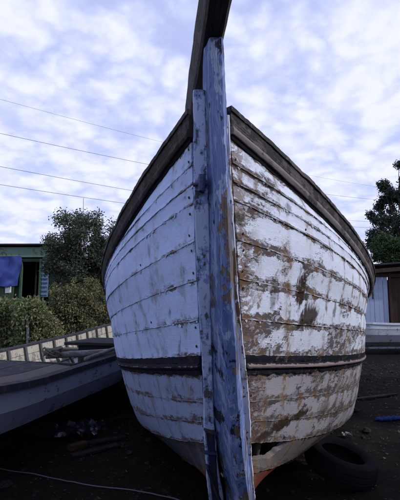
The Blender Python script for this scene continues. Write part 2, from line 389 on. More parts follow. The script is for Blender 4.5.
m_left = PL('pale_blue_white_paint', peel=-.072, rust=.6, paint=(.52, .65, .97), wood=((.10, .08, .08), (.22, .19, .19)), grime=.9, vrust=.75, stemrust=.15)
m_lleft = PL('pale_blue_white_paint_stained_shaded', peel=.05, rust=.6, paint=(.27, .335, .52), wood=((.05, .045, .045), (.16, .13, .13)), grime=.9, stemrust=.3)  # stained paint, its blue also darkened to stand for shade low on the hull
m_red = PL('worn_red_bottom_paint', peel=.05, rust=.5, paint=(.20, .05, .038), wood=((.08, .055, .05), (.2, .14, .12)))
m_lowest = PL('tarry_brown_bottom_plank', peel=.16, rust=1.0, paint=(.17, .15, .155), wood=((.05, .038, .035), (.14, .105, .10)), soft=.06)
m_lowestL = PL('bottom_plank_shade_black', peel=.12, rust=.4, paint=(.060, .068, .095), wood=((.02, .018, .018), (.07, .06, .06)), grime=.8)  # near-black colour paints in the deep shade of the hollow by the keel
lap = lambda v: .0005 + .0026 * max(0, v) ** 2 + .0024 * math.exp(-((1 - v) / .05) ** 2) + .0012 * math.exp(-(v / .04) ** 2)
def broken_top(a, v):
    # the upper edge has rotted and broken away next to the stem
    h = .60 * (1 - min(max((a - .26) / .16, 0), 1) ** 2) + .10 * fb(a * 11, 1, 2); h = max(0, h) if a < .42 else 0
    return h + (1 - h) * v
for side in (1, -1):
    rt = side > 0
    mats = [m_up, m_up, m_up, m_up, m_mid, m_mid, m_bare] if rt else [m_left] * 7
    for k, (ja, jb) in enumerate(((1, 2), (2, 2.5), (2.5, 3), (3, 4), (4, 5), (5, 6), (6, 7.1))):
        strake('plank', ja, jb, side, mats[k], ja * 2, lap)
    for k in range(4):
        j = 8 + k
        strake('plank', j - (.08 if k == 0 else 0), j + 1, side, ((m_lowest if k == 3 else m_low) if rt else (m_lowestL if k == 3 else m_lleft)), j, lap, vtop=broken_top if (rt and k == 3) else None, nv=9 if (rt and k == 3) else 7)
    strake('garboard_plank', 12, 13, side, m_red, 12, lambda v: 0)
# black wale with its rounded rubbing strake
m_blk = timber_mat('black_paint_worn', (.012, .013, .022), -.03, (.09, .06, .05), (.26, .19, .17), rust=.35, fleck=9, gsc=(1.2, 2, 1))
m_blkL = timber_mat('black_paint', (.014, .015, .026), -.17, (.09, .07, .06), (.26, .22, .21), rust=.2, fleck=9, gsc=(1.2, 2, 1))
m_rub = timber_mat('black_paint_rubbed_to_pink_wood', (.012, .012, .018), .05, (.19, .145, .14), (.36, .295, .29), rust=.3, fleck=8, gsc=(1.2, 2, 1), band=.45)
m_rubL = timber_mat('black_paint_rubbed_on_edge', (.012, .013, .024), -.16, (.12, .10, .11), (.30, .29, .34), fleck=11, gsc=(1.2, 2, 1), band=.35)
for side in (1, -1):
    rt = side > 0
    strake('wale_board', 7.1, 7.40, side, m_blk if rt else m_blkL, 20, lambda v: .009, nv=4, gap=.0, rag=.004)
    strake('rubbing_strake', 7.40, 7.68, side, m_rub if rt else m_rubL, 21, lambda v: .014 + .010 * math.sin(math.pi * min(max(v, 0), 1)), nv=6, gap=.0, thick=.05, rag=.0018)
    strake('wale_board', 7.68, 7.92, side, m_blk if rt else m_blkL, 22, lambda v: .009, nv=4, gap=.0, rag=.005)
# rail: weathered bulwark plank, pale moulding, black strip below
m_rail = timber_mat('weathered_rail_wood', (.045, .043, .045), .05, (.045, .041, .042), (.22, .195, .195), fleck=7, gsc=(1.2, 3, 1))
m_railL = timber_mat('dark_weathered_rail_wood', (.055, .048, .048), .03, (.045, .04, .04), (.20, .175, .17), fleck=7, gsc=(1.2, 3, 1))
m_mold = timber_mat('pale_worn_moulding', (.10, .085, .085), .12, (.16, .135, .135), (.38, .335, .335), fleck=8, gsc=(1.2, 3, 1))
m_dk = timber_mat('black_rail_underside', (.012, .012, .016), -.12, (.06, .05, .05), (.16, .13, .12), fleck=8)
for side in (1, -1):
    rt = side > 0
    strake('bulwark_plank', 0.0, .56, side, m_rail if rt else m_railL, 30, lambda v: .010, nv=6, gap=.0, rag=.003, thick=.045)
    strake('rail_moulding', .56, .82, side, m_mold if rt else m_railL, 31, lambda v: .016 + .006 * math.sin(math.pi * v), nv=5, gap=.0, rag=.0015, thick=.05, wob=.0015)
    strake('rail_strip', .82, 1.0, side, m_dk, 32, lambda v: .009 - .003 * v, nv=4, gap=.0, rag=.003, thick=.03)
# rail cap along the top of the bulwark
    V, UV = [], []
    ar = arc_at(0, side)
    for i, T in enumerate(TS):
        p = hull_pt(0, T, side); n = hnormal(.02, T, side); n.z = 0; n.normalize()
        wv = .004 * fb(ar[i] * 5, side, 1)
        for (o, z) in ((.016, -.004), (.016, .016), (-.05, .016), (-.05, -.004)):
            V.append(p + n * (o + wv) + Vector((0, 0, z + .5 * wv + .003 * fb(ar[i] * 30, o * 30, side)))); UV.append((ar[i], o * 5 + z))
    Fc = []
    for i in range(len(TS) - 1):
        for k in range(4): a = i * 4 + k; b = i * 4 + (k + 1) % 4; Fc.append((a, b, b + 4, a + 4) if side > 0 else (a + 4, b + 4, b, a))
    Fc.append((0, 1, 2, 3)); e0 = 4 * (len(TS) - 1); Fc.append((e0, e0 + 1, e0 + 2, e0 + 3))
    pyd('rail_cap', V, Fc, m_rail if rt else m_railL, boat, uv=UV)
# deck, transom, keel
m_deck = plain_mat('grey_deck_boards', (.06, .055, .05), (.16, .14, .13), 5)
V = []
for T in TS[::6] + [TS[-1]]:
    a, b = hull_pt(1.5, T, -1), hull_pt(1.5, T, 1); V += [a * .97 + b * .03, b * .97 + a * .03]
pyd('deck', V, grid_faces(len(V) // 2, 2), m_deck, boat)
V = [hull_pt(j, TS[-1], -1) - Vector((0, .01, 0)) for j in range(14)] + [hull_pt(j, TS[-1], 1) - Vector((0, .01, 0)) for j in range(13, -1, -1)]
tr = [tuple(range(28)), tuple(range(55, 27, -1))] + [(i, i + 28, (i + 1) % 28 + 28, (i + 1) % 28) for i in range(28)]
pyd('transom', V + [v + Vector((0, -.04, 0)) for v in V], tr, m_left, boat)
m_keel = timber_mat('red_keel_paint', (.30, .06, .045), .02, (.06, .045, .04), (.2, .15, .13), fleck=6)
timber('keel', (0, .42 * K, .045 * K + .02), (0, (LOA + .02) * K, .045 * K + .02), .11, .13, m_keel, boat, n=30)

# ---- stem post, traced row by row
RB = {}
def stem_row(py, proud, pxc):
    z = 1.2 * K
    for _ in range(40):
        zl = z / K; s = (fwd(zl) - proud) * K
        P = BOAT_M @ Vector((0, s, z)); Y = P.y; z2 = at(pxc, py, Y).z; z += .6 * (z2 - z)
    zl = z / K; E = BOAT_M @ Vector((0, fwd(zl) * K, z))
    return z, P.y, E.y
def stem_mat(name, worn, pale_amt):
    N = NB(name)
    wc, g = wood_col(N, N.uv, (.085, .068, .060), (.27, .225, .20), (1.3, 16, 1))
    fib = N.noise(N.uv, 9, 5, .65, .15, (.6, 26, 1), (3, 1, 0)); wc = N.mix(N.mul(N.step(fib, .46, .70), .65), wc, (.03, .025, .022))
    n1 = N.noise(N.obj, 7.0, 7, .70, .1, (1.6, 1.6, .6)); n2 = N.noise(N.obj, 42, 6, .68, .1, (1, 1, .4)); n3 = N.noise(N.obj, 2.2, 3, .5, 0, (1, 1, .7), (3, 3, 3))
    f = N.add(n1, N.mul(N.ma('SUBTRACT', n2, .5), .28), N.mul(N.ma('SUBTRACT', n3, .5), .5), N.mul(N.ma('SUBTRACT', fib, .5), .25), worn)
    bare = N.step(f, .575, .60)
    pb = N.mix(N.noise(N.uv, 4, 8, .7, .1, (.7, 6, 1), (1, 8, 1)), (.036, .064, .21), (.16, .225, .45))
    strk = N.step(N.noise(N.uv, 4, 8, .7, .3, (.8, 7, 1), (3, 3, 0)), .50, .62)
    pb = N.mix(N.mul(strk, pale_amt), pb, (.44, .51, .70))
    pb = N.mix(N.mul(N.step(N.noise(N.obj, 14, 7, .74, .1, (1.3, 1.3, .5), (2, 7, 4)), .53, .57), .55), pb, (.32, .38, .54))
    pb = N.mix(N.step(N.noise(N.obj, 10, 7, .74, .1, (1.3, 1.3, .5), (7, 7, 1)), .58, .62), pb, (.014, .017, .038))
    c = N.mix(bare, pb, wc)
    h = N.add(N.mul(bare, -.5), N.mul(fib, .45), N.mul(n2, .35), N.mul(strk, .2))
    return N.done(c, .75, h, .006, 1.0, .2)
m_stem = stem_mat('blue_stem_paint_streaked', -.03, .35); m_front = stem_mat('blue_stem_paint_worn_to_wood', .045, .15)
ROWS = [(37, 204, 209.5, 222.5, 224), (60, 204, 210, 223, 225), (95, 204, 210, 224, 226.5), (150, 206, 213, 226, 228), (200, 208, 216, 228, 230), (250, 208.5, 219, 230, 232.5), (300, 209, 221, 232, 235), (345, 211, 225, 236, 238.5),
        (390, 212, 228, 238, 242), (420, 214, 229.5, 240.5, 244.5), (450, 217, 231, 243, 247), (475, 221, 235, 246, 250), (500, 226, 240, 250, 253)]
rows = []
for (py, a, b, c_, d) in ROWS:
    pr = .085 + .045 * min(1, max(0, (py - 95) / 330))
    z, Yf, Ye = stem_row(py, pr, (b + c_) / 2); rows.append((z, Yf, Ye, x_at(a, Ye - .02, z), x_at(b, Yf, z), x_at(c_, Yf, z), x_at(d, Ye - .02, z)))
zb, Yfb, Yeb, *xb = rows[-1]
for k, (dz, dy) in enumerate(((.12, .03), (.24, .10), (.36, .24), (.43, .40))):    # forefoot sweeping back to the keel
    rows.append((zb - dz * K, Yfb + dy * K, Yeb + (dy + .03) * K, xb[0] + .02 * (k + 1) * .5, xb[1] + .006 * (k + 1), xb[2] + .004 * (k + 1), xb[3] + .002 * (k + 1)))
def resample(rows, n):
    R = np.array(rows); t = np.linspace(0, len(R) - 1, n); return np.stack([np.interp(t, np.arange(len(R)), R[:, i]) for i in range(R.shape[1])], 1)
RS = resample(rows, 150); V, UV = [], []; acc = 0
for i, (z, Yf, Ye, a, b, c_, d) in enumerate(RS):
    if i: acc += math.hypot(z - RS[i - 1][0], Yf - RS[i - 1][1])
    r = lambda k, amp=.0022: amp * fb(acc * 9, k * 5.5, 1.1) + amp * fb(acc * 40, k * 3.1, 4.4)
    sec = [(a - .004, Ye + .09), (a + r(1), Ye - .02), (a + (b - a) * .5 + r(2), Ye + (Yf - Ye) * .45), (b - .002 + r(3), Yf + .010 + r(9)), (b + .004 + r(3), Yf + r(4)), ((b + c_) / 2, Yf + r(5, .0015)),
           (c_ - .004 + r(6), Yf + r(7)), (c_ + .001 + r(6), Yf + .010), (d + r(8), Ye - .02), (d + .004, Ye + .09)]
    pv = 0
    for k, (x, y) in enumerate(sec):
        if k: pv += math.hypot(x - sec[k - 1][0], y - sec[k - 1][1])
        V.append(BINV @ Vector((x, y, z))); UV.append((acc, pv))
m = 10; Fc = []
for i in range(len(RS) - 1):
    for k in range(m): a = i * m + k; b = i * m + (k + 1) % m; Fc.append((a, a + m, b + m, b))
Fc.append(tuple(range(m))); e0 = (len(RS) - 1) * m; Fc.append(tuple(range(e0, e0 + m))[::-1])
stem = pyd('stem_post', V, Fc, m_stem, boat, True, UV); stem.data.set_sharp_from_angle(angle=math.radians(30))
stem.data.materials.append(m_front)
for i, p in enumerate(stem.data.polygons):
    if i < (len(RS) - 1) * 10 and 3 <= i % 10 <= 7: p.material_index = 1
STEM_TOP = (RS[0][0], RS[0][1], RS[0][2])
def cover(name, rws, mat, th, yoff, seed):
    rr = []
    for (py, a, b) in rws:
        z, Yf, Ye = stem_row(py, 0.0, (a + b) / 2); rr.append((z, Ye + yoff, x_at(a, Ye + yoff, z), x_at(b, Ye + yoff, z)))
    R = resample(rr, 90); V, UV = [], []; acc = 0
    for i, (z, Y, a, b) in enumerate(R):
        if i: acc += abs(z - R[i - 1][0])
        r = lambda k: .003 * fb(acc * 11 + seed, k * 5.5, 1.1) + .002 * fb(acc * 45, k * 3.1, seed)
        sec = [(a + r(1), Y + th), (a + r(1), Y + .006), (a + .005 + r(1), Y + r(2)), ((a + b) / 2, Y + r(3)), (b - .004 + r(4), Y + r(5)), (b + r(4), Y + .006), (b + r(4), Y + th)]
        for k, (x, y) in enumerate(sec): V.append(BINV @ Vector((x, y, z))); UV.append((acc + seed, k * .01))
    m = 7; Fc = []
    for i in range(len(R) - 1):
        for k in range(m): p = i * m + k; q = i * m + (k + 1) % m; Fc.append((p, p + m, q + m, q))
    Fc.append(tuple(range(m))); e0 = (len(R) - 1) * m; Fc.append(tuple(range(e0, e0 + m))[::-1])
    o = pyd(name, V, Fc, mat, boat, True, UV); o.data.set_sharp_from_angle(angle=math.radians(30)); return o
m_cl = timber_mat('pale_blue_strip_paint', (.46, .55, .82), -.03, (.06, .055, .06), (.2, .18, .18), fleck=10, second=(.20, .27, .48))
m_cr = timber_mat('white_strip_paint', (.62, .66, .78), .0, (.12, .09, .07), (.3, .24, .2), rust=.6, fleck=9)
cover('stem_strip', [(94, 193.5, 205), (150, 193, 207), (200, 193.5, 209), (300, 198, 210.5), (345, 201, 212), (390, 203.5, 213), (430, 203.5, 215), (470, 206, 219), (500, 209, 224)], m_cl, .06, -.035, 3)
cover('stem_strip', [(118, 225.5, 229.5), (160, 226, 231), (200, 227, 233), (250, 230, 236), (300, 232.5, 239), (345, 236.5, 244), (390, 239.5, 249), (430, 243, 251), (470, 247, 253), (500, 250, 256)], m_cr, .06, -.030, 8)
# small iron fitting on the left strip, box of boards low on the left of the stem
m_iron = plain_mat('blue_painted_iron', (.012, .018, .05), (.05, .075, .19), 20, .6)
z, Yf, Ye = stem_row(187, 0, 202); P = Vector((x_at(203, Ye - .05, z), Ye - .05, z))
fit = timber('mooring_cleat', BINV @ (P + Vector((-.004, 0, -.035))), BINV @ (P + Vector((-.002, 0, .034))), .026, .04, m_iron, boat, up=(0, 1, 0), n=6, rough=.006, bev=.3)
tube('cleat_pin', [BINV @ (P + Vector((-.038, .005, -.004))), BINV @ (P + Vector((-.01, 0, 0))), BINV @ (P + Vector((.018, 0, .002)))], [.008, .009, .011], m_iron, boat)
m_dkblue = timber_mat('dark_worn_blue', (.02, .032, .085), .02, (.02, .018, .02), (.09, .08, .085), fleck=9)
def lowboard(name, py0, py1, pa, pb, yo, w, mat):
    z0, _, E0 = stem_row(py0, 0, pa); z1, _, E1 = stem_row(py1, 0, pb)
    timber(name, BINV @ Vector((x_at(pa, E0 + yo, z0), E0 + yo, z0)), BINV @ Vector((x_at(pb, E1 + yo, z1), E1 + yo, z1)), w, .03, mat, boat, up=(0, -1, 0), n=16, rough=.005)
lowboard('apron_board', 428, 540, 210, 220, -.040, .034, m_dkblue)
lowboard('apron_batten', 426, 430, 204, 217, -.055, .008, m_dkblue)
lowboard('apron_batten', 448, 449, 204, 217, -.055, .008, m_dkblue)
lowboard('apron_batten', 462, 500, 207, 222, -.055, .010, m_dkblue)

# ---- bowsprit lying over the stem head
m_bs = timber_mat('dark_weathered_spar', (.10, .10, .11), .06, (.06, .055, .055), (.26, .24, .24), fleck=5, gsc=(1.0, 9, 1))
zt = STEM_TOP[0]
BSW, BSH = .088, .085
c0 = Vector((.050 * K, .50 * K, zt)); c1 = Vector((.000, 2.7 * K, zt))
A0 = at(219.3, 0, 1.057 * K); A1 = at(211, 48, 1.40 * K)
dirb = Vector((x_at(219.3, 1.057 * K, zt) - x_at(200.5, 1.64 * K, zt), (1.057 - 1.64) * K, 0.0))
dirb.normalize()
cen = Vector((x_at(211, 1.40 * K, zt), 1.40 * K, zt + BSH / 2 + .004))
bsp0 = cen - dirb * 1.15; bsp1 = cen + dirb * 1.05
timber('bowsprit', BINV @ bsp1, BINV @ bsp0, BSW, BSH, m_bs, boat, up=(0, 0, -1), roll=math.radians(2), n=50, rough=.004, skew=-.022)
# bitt post on the foredeck that takes the heel of the bowsprit
hb = BINV @ bsp0; timber('bitt_post', Vector((hb.x, hb.y + .02, 1.40 * K)), Vector((hb.x, hb.y + .02, hb.z + .12)), .11, .11, m_bs, boat, up=(0, 1, 0))
# frames inside the bow (seen through the broken plank)
m_fr = plain_mat('dark_frame_wood', (.03, .025, .02), (.09, .07, .055), 8)
for T in (.05, .11, .18):
    for side in (1, -1):
        pts = [hull_pt(j, T, side) - hnormal(j, T, side) * .055 for j in (2, 4, 6, 8, 10, 11, 12, 12.8)]
        tube('frame', pts, .022, m_fr, boat, 5)
# curled flakes of paint lifting along the seams and on the stem
def flakes(side, n, mat):
    V, Fc = [], []
    for _ in range(n):
        T = random.random() ** 1.3 * .42; j = random.choice([2, 2.5, 3, 4, 5, 6]) + random.choice([-1, 1]) * abs(random.gauss(0, .03)) + .01
        n_ = hnormal(j, T, side); p = hull_pt(j, T, side) + n_ * .0035
        a = (hull_pt(j, T + .01, side) - hull_pt(j, T, side)).normalized(); b = n_.cross(a); t = random.gauss(0, .5); a, b = a * math.cos(t) + b * math.sin(t), b * math.cos(t) - a * math.sin(t)
        L, W = random.uniform(.006, .024), random.uniform(.004, .012); cu = random.uniform(.1, .45); o = len(V)
        for i in range(4):
            f = i / 3; h = cu * W * f ** 2 * 1.1; ww = L * (1 - .35 * f * random.random())
            V.append(p - a * ww * .5 + b * W * f + n_ * h); V.append(p + a * ww * .5 + b * W * f + n_ * h * random.uniform(.5, 1))
        for i in range(3): Fc.append((o + 2 * i, o + 2 * i + 1, o + 2 * i + 3, o + 2 * i + 2))
    o = pyd('paint_flakes', V, Fc, mat, boat); o['kind'] = 'stuff'
m_fl = plain_mat('white_paint_flake', (.62, .66, .78), (.42, .42, .46), 30); m_flL = plain_mat('blue_white_paint_flake', (.50, .60, .84), (.34, .40, .56), 30)
flakes(1, 170, m_fl); flakes(-1, 60, m_flL)
# rusty nail heads in rows
m_nail = plain_mat('rusty_nail', (.04, .02, .012), (.12, .06, .03), 40)
def nail_mesh():
    V = [(0, 0, .004)]; Fc = []
    for i in range(7): t = 2 * math.pi * i / 7; V.append((.0026 * math.cos(t), .0055 * math.sin(t), .0028 + .0006 * (i % 2)))
    for i in range(7): t = 2 * math.pi * i / 7; V.append((.003 * math.cos(t), .006 * math.sin(t), -.006))
    for i in range(7): Fc += [(0, 1 + i, 1 + (i + 1) % 7), (1 + i, 8 + i, 8 + (i + 1) % 7, 1 + (i + 1) % 7)]
    me = bpy.data.meshes.new('nail'); me.from_pydata(V, [], Fc); me.materials.append(m_nail); return me
NM = nail_mesh()
for side in (1, -1):
    for j in (1, 2, 3, 4, 5, 6, 8, 9, 10):
        for T in ([.005, .095]):
            for v in ((.22, .78) if T < .03 else (.84,)):
                if random.random() < .55: continue
                jj = j + v + random.uniform(-.03, .03); T2 = T + random.uniform(-.002, .002)
                n = hnormal(jj, T2, side); p = hull_pt(jj, T2, side) + n * (lap(v) + .0015)
                o = bpy.data.objects.new('nail', NM); COL.objects.link(o); o.parent = boat; o.location = p; o.rotation_euler = n.to_track_quat('Z', 'Y').to_euler()


# ================================================================== SMALL OPEN BOATS
AX = Vector((.22, .975, 0)).normalized(); PX = Vector((.975, -.22, 0)).normalized()
def small_boat(root, L, half, zg, lev, m_out, m_in, m_gun, m_rib, m_bot, ribs, planks_in=3, nst=34, frame0=.12, frame1=.95):
    """open boat, local y from bow (0) to stern (L); half(t), zg(t) beam and gunwale height; lev = [(breadth factor, height factor)] gunwale..keel"""
    def pt(k, t, side, inn=0.0):
        i = min(int(k), len(lev) - 2); f = k - i; a, b = lev[i], lev[i + 1]
        bf = a[0] + (b[0] - a[0]) * f; hf = a[1] + (b[1] - a[1]) * f
        h = half(t) * bf; z = zg(t) * hf + .03
        tt = t * L + (1 - hf) * .55 * max(0, 1 - t * 4) ** 1.0
        return Vector((side * max(h - inn, .004), tt, z + (inn * .25 if k > 2 else 0)))
    ts = [i / nst for i in range(nst + 1)]
    def sheet(name, k0, k1, side, mat, inn, th, prf=lambda v: 0.0, nv=4, t0=0, t1=1):
        V, UV = [], []; tt = [t0 + (t1 - t0) * t for t in ts]
        for t in tt:
            for q in range(nv):
                v = q / (nv - 1); p = pt(k0 + (k1 - k0) * v, t, side, inn); p.x += side * (prf(v) + .003 * fb(t * 9, v * 2, k0 + side * 7)); V.append(p); UV.append((t * L, k0 + .998 * (k1 - k0) * v))
            for v in (1, 0):
                p = pt(k0 + (k1 - k0) * v, t, side, inn + th); V.append(p); UV.append((t * L, k0 + .5))
        m = nv + 2; Fc = []
        for i in range(nst):
            for q in range(m): a = i * m + q; b = i * m + (q + 1) % m; Fc.append((a, b, b + m, a + m) if side < 0 else (a + m, b + m, b, a))
        Fc.append(tuple(range(m))); Fc.append(tuple(range(nst * m, nst * m + m)))
        o = pyd(name, V, Fc, mat, root, True, UV); o.data.set_sharp_from_angle(angle=math.radians(35)); return o
    n = len(lev) - 1
    for side in (1, -1):
        for k in range(n): sheet('plank', k, k + .985, side, m_bot if k >= n - 2 else m_out, 0, .018, lambda v: .008 * v)
        for k in range(planks_in): sheet('inner_plank', k * .5 + .06, k * .5 + .53, side, m_in, .045, .014, nv=3, t0=frame0, t1=frame1)
        V, UV = [], []
        for t in ts:
            p = pt(0, t, side)
            for (o, z) in ((.028, -.045), (.028, .012), (-.07, .014), (-.07, -.012)): V.append(p + Vector((side * o, 0, z + .004 * fb(t * 14, o * 20, side)))); UV.append((t * L, o))
        Fc = []
        for i in range(nst):
            for q in range(4): a = i * 4 + q; b = i * 4 + (q + 1) % 4; Fc.append((a, b, b + 4, a + 4) if side > 0 else (a + 4, b + 4, b, a))
        Fc += [(0, 1, 2, 3), (nst * 4, nst * 4 + 1, nst * 4 + 2, nst * 4 + 3)]
        pyd('gunwale', V, Fc, m_gun, root, uv=UV)
        for i in range(ribs):
            t = frame0 + .02 + (frame1 - frame0 - .05) * i / (ribs - 1)
            pts = [pt(k, t, side, .075) for k in (.03, .6, 1.2, 2, n - .9)]
            q = pts[0]
            V = []
            for p in pts:
                for (dx, dy) in ((-.018, -.022), (.016, -.022), (.016, .022), (-.018, .022)): V.append(p + Vector((side * dx, dy + .004 * fb(i, p.z * 9, dy), 0)))
            Fc = []
            for a in range(len(pts) - 1):
                for b in range(4): Fc.append((a * 4 + b, a * 4 + (b + 1) % 4, a * 4 + 4 + (b + 1) % 4, a * 4 + 4 + b))
            Fc += [(3, 2, 1, 0), tuple(range(len(V) - 4, len(V)))]
            pyd('rib', V, Fc, m_rib, root)
    # stern
    lv = [i * n / 8 for i in range(9)]
    A = [pt(k, 1, -1) for k in lv] + [pt(k, 1, 1) for k in lv[::-1]]; m = len(A)
    pyd('transom', A + [p + Vector((0, .03, 0)) for p in A], [tuple(range(m)), tuple(range(2 * m - 1, m - 1, -1))] + [(i, i + m, (i + 1) % m + m, (i + 1) % m) for i in range(m)], m_out, root)
    A = [pt(n, t, 0 if False else 1) for t in ts]
    V = []
    for t in ts: z = pt(n, t, 1); V += [(-.02, z.y, z.z - .05), (.02, z.y, z.z - .05), (.02, z.y, z.z + .02), (-.02, z.y, z.z + .02)]
    Fc = []
    for i in range(nst):
        for q in range(4): a = i * 4 + q; b = i * 4 + (q + 1) % 4; Fc.append((a, b, b + 4, a + 4))
    pyd('keel', V, Fc + [(3, 2, 1, 0), tuple(range(nst * 4, nst * 4 + 4))], m_bot, root)
    # stem head
    timber('stem_post', pt(n, .002, 1) * 1.0 - Vector((pt(n, .002, 1).x, 0, 0)), Vector((0, -.06, zg(0) + .10)), .05, .07, m_gun, root, up=(0, 1, 0))
    # bottom boards
    for q in range(4):
        x = -.28 + .187 * q; timber('bottom_board', (x, L * .16, zg(.5) * .30), (x, L * .93, zg(.5) * .30), .17, .018, m_rib, root, n=10)
    return pt
m_so = timber_mat('grey_blue_boat_paint', (.46, .49, .58), -.05, (.15, .145, .15), (.26, .25, .26), fleck=6, gsc=(1.2, 3, 1))
m_sb = timber_mat('black_tarred_bottom', (.030, .031, .038), -.06, (.02, .018, .018), (.05, .045, .045), fleck=4, gsc=(1.2, 3, 1))
m_si = timber_mat('cream_inner_paint', (.42, .395, .345), .0, (.14, .125, .105), (.42, .37, .31), rust=.3, fleck=6, gsc=(1.2, 4, 1))
m_sg = timber_mat('dark_gunwale_wood', (.035, .037, .05), .0, (.03, .028, .03), (.13, .12, .125), fleck=6, gsc=(1.2, 3, 1))
m_sr = timber_mat('grey_rib_wood', (.09, .10, .11), .05, (.06, .055, .05), (.17, .16, .15), fleck=8)
L1 = 7.7; A0_ = .6
rb = empty('rowing_boat', (AX * A0_ + PX * -2.72) * K, -math.atan2(.22, .975), 'long grey open boat with cream inside lying left of the big boat', 'boat')
hf1 = lambda t: K * (.77 * min(1, (t / .22)) ** .7 * (1 - .28 * max(0, (t - .8) / .2) ** 2) if t > 0 else 0.01)
zg1 = lambda t: K * float(np.interp(t * L1 + A0_, [.6, 1.6, 3.0, 4.6, 6.5, 7.8, 8.4], [.86, .70, .605, .63, .72, .84, .90]))
LVS = [(1, 1), (.95, .70), (.80, .42), (.48, .16), (.03, .07)]
ptb = small_boat(rb, L1 * K, hf1, zg1, LVS, m_so, m_si, m_sg, m_sr, m_sb, 19)
# foredeck boards and a thwart
def lb(al, c, z): return Vector(((c + 2.72) * K, (al - A0_) * K, z * K))
dt = [.02, .08, .14, .2, .27, .34, .405]
for q in range(6):
    V = []
    for t in dt:
        h = hf1(t) - .03; z = zg1(t) + .004
        for f in (q / 6 + .006, (q + 1) / 6 - .006): x = -h + 2 * h * f; V.append(Vector((x, t * L1 * K, z + .05 * (1 - (x / max(h, .05)) ** 2) + .003 * q % 2)))
    n0 = len(V); V += [v - Vector((0, 0, .02)) for v in V]; Fc = grid_faces(len(dt), 2, 0, True) + grid_faces(len(dt), 2, n0)
    for i in range(len(dt) - 1): Fc += [(2 * i, 2 * i + 2, n0 + 2 * i + 2, n0 + 2 * i), (2 * i + 1, n0 + 2 * i + 1, n0 + 2 * i + 3, 2 * i + 3)]
    Fc += [(0, n0, n0 + 1, 1), (n0 - 2, n0 - 1, 2 * n0 - 1, 2 * n0 - 2)]
    pyd('deck_board', V, Fc, m_sg if q < 5 else m_sr, rb)
h = .70
timber('thwart', lb(5.9, -2.72 - h, .56), lb(5.9, -2.72 + h, .56), .24, .035, m_sr, rb, n=8)
timber('coaming', lb(3.74, -2.72 - h, .64), lb(3.74, -2.72 + h, .62), .03, .10, m_sg, rb, n=8)
def wl(al, c, z): p = (AX * al + PX * c) * K; return Vector((p.x, p.y, z * K))
m_dark = timber_mat('dark_box_wood', (.022, .024, .03), .0, (.02, .02, .02), (.08, .075, .075), fleck=6)
bx = empty('storage_box', wl(5.3, -2.30, .2), -math.atan2(.22, .975), 'dark lidded wooden box standing inside the grey open boat', 'box')
Q = lambda x, y, z: Vector((x * K, y * K, z * K))
for (p, q, w_, h_) in ((Q(-.34, -.3, .26), Q(-.34, .35, .26), .03, .50), (Q(.30, -.3, .26), Q(.30, .35, .26), .03, .50)): timber('side_panel', p, q, w_ * K, h_ * K, m_dark, bx, n=6)
for y in (-.31, .36): timber('end_panel', Q(-.36, y, .26), Q(.32, y, .26), .03 * K, .50 * K, m_dark, bx, n=6)
timber('lid', Q(-.52, .02, .53), Q(.36, .02, .53), .80 * K, .035 * K, m_dark, bx, n=8)
timber('bottom_panel', Q(-.33, .02, .03), Q(.29, .02, .03), .6 * K, .03 * K, m_dark, bx, n=4)
m_pole = timber_mat('bleached_pole_wood', (.20, .21, .23), .02, (.10, .10, .10), (.30, .29, .28), fleck=6)
po = tube('wooden_pole', [wl(4.30 + .08 * i, -2.68 + .15 * i, .655 + .006 * i) for i in range(6)], [.034 * K] * 6, m_pole); tag(po, 'thick grey wooden pole laid across the open boat', 'pole')
oar = empty('oar', wl(3.95, -2.03, .66), 0, 'bleached oar lying along the near gunwale of open boat', 'oar')
def ol(al, c, z): return wl(al, c, z) - oar.location
tube('shaft', [ol(3.95, -2.03, .68), ol(4.6, -2.01, .72), ol(5.2, -2.0, .76)], .022, m_pole, oar)
timber('blade', ol(5.15, -2.0, .757), ol(5.65, -1.99, .785), .11, .018, m_pole, oar, n=8)
m_rope = plain_mat('grey_rope', (.05, .05, .04), (.17, .165, .14), 25)
pts = []
for i in range(110):
    t = i * .42; r = .085 + .02 * math.sin(i * .7)
    pts.append(wl(4.33, -2.62, .70) + Vector((r * math.cos(t) + .02 * math.sin(i * 1.3), r * .7 * math.sin(t), .035 * math.sin(i * .9) - .00045 * i + .02)))
tag(tube('rope_coil', pts, .011, m_rope, m=6), 'messy hank of old rope hung over pole end', 'rope')

m_wo = timber_mat('pale_grey_boat_paint', (.52, .56, .64), -.03, (.14, .13, .12), (.3, .28, .27), fleck=5, gsc=(1.2, 3, 1))
m_wi = timber_mat('pale_inner_paint', (.40, .42, .46), .0, (.12, .11, .1), (.3, .28, .26), fleck=5)
P = at(366, 330, 11.0 * K); 
wb = empty('dinghy', (P.x - 1.5, 11.0 * K, 0), math.radians(-84), 'small pale grey dinghy in front of the blue walled shed', 'boat')
wb.rotation_euler = (0, math.radians(-9), math.radians(-84))
hf2 = lambda t: .66 * min(1, t / .35) ** .6 * (1 - .2 * max(0, (t - .7) / .3) ** 2) if t > 0 else .01
zg2 = lambda t: .62 + .16 * (2 * t - 1.1) ** 2
small_boat(wb, 4.2, hf2, zg2, [(1, 1), (.97, .74), (.88, .5), (.6, .22), (.03, .06)], m_wo, m_wi, m_wo, m_sr, m_wo, 9)
wb.location.z = .10

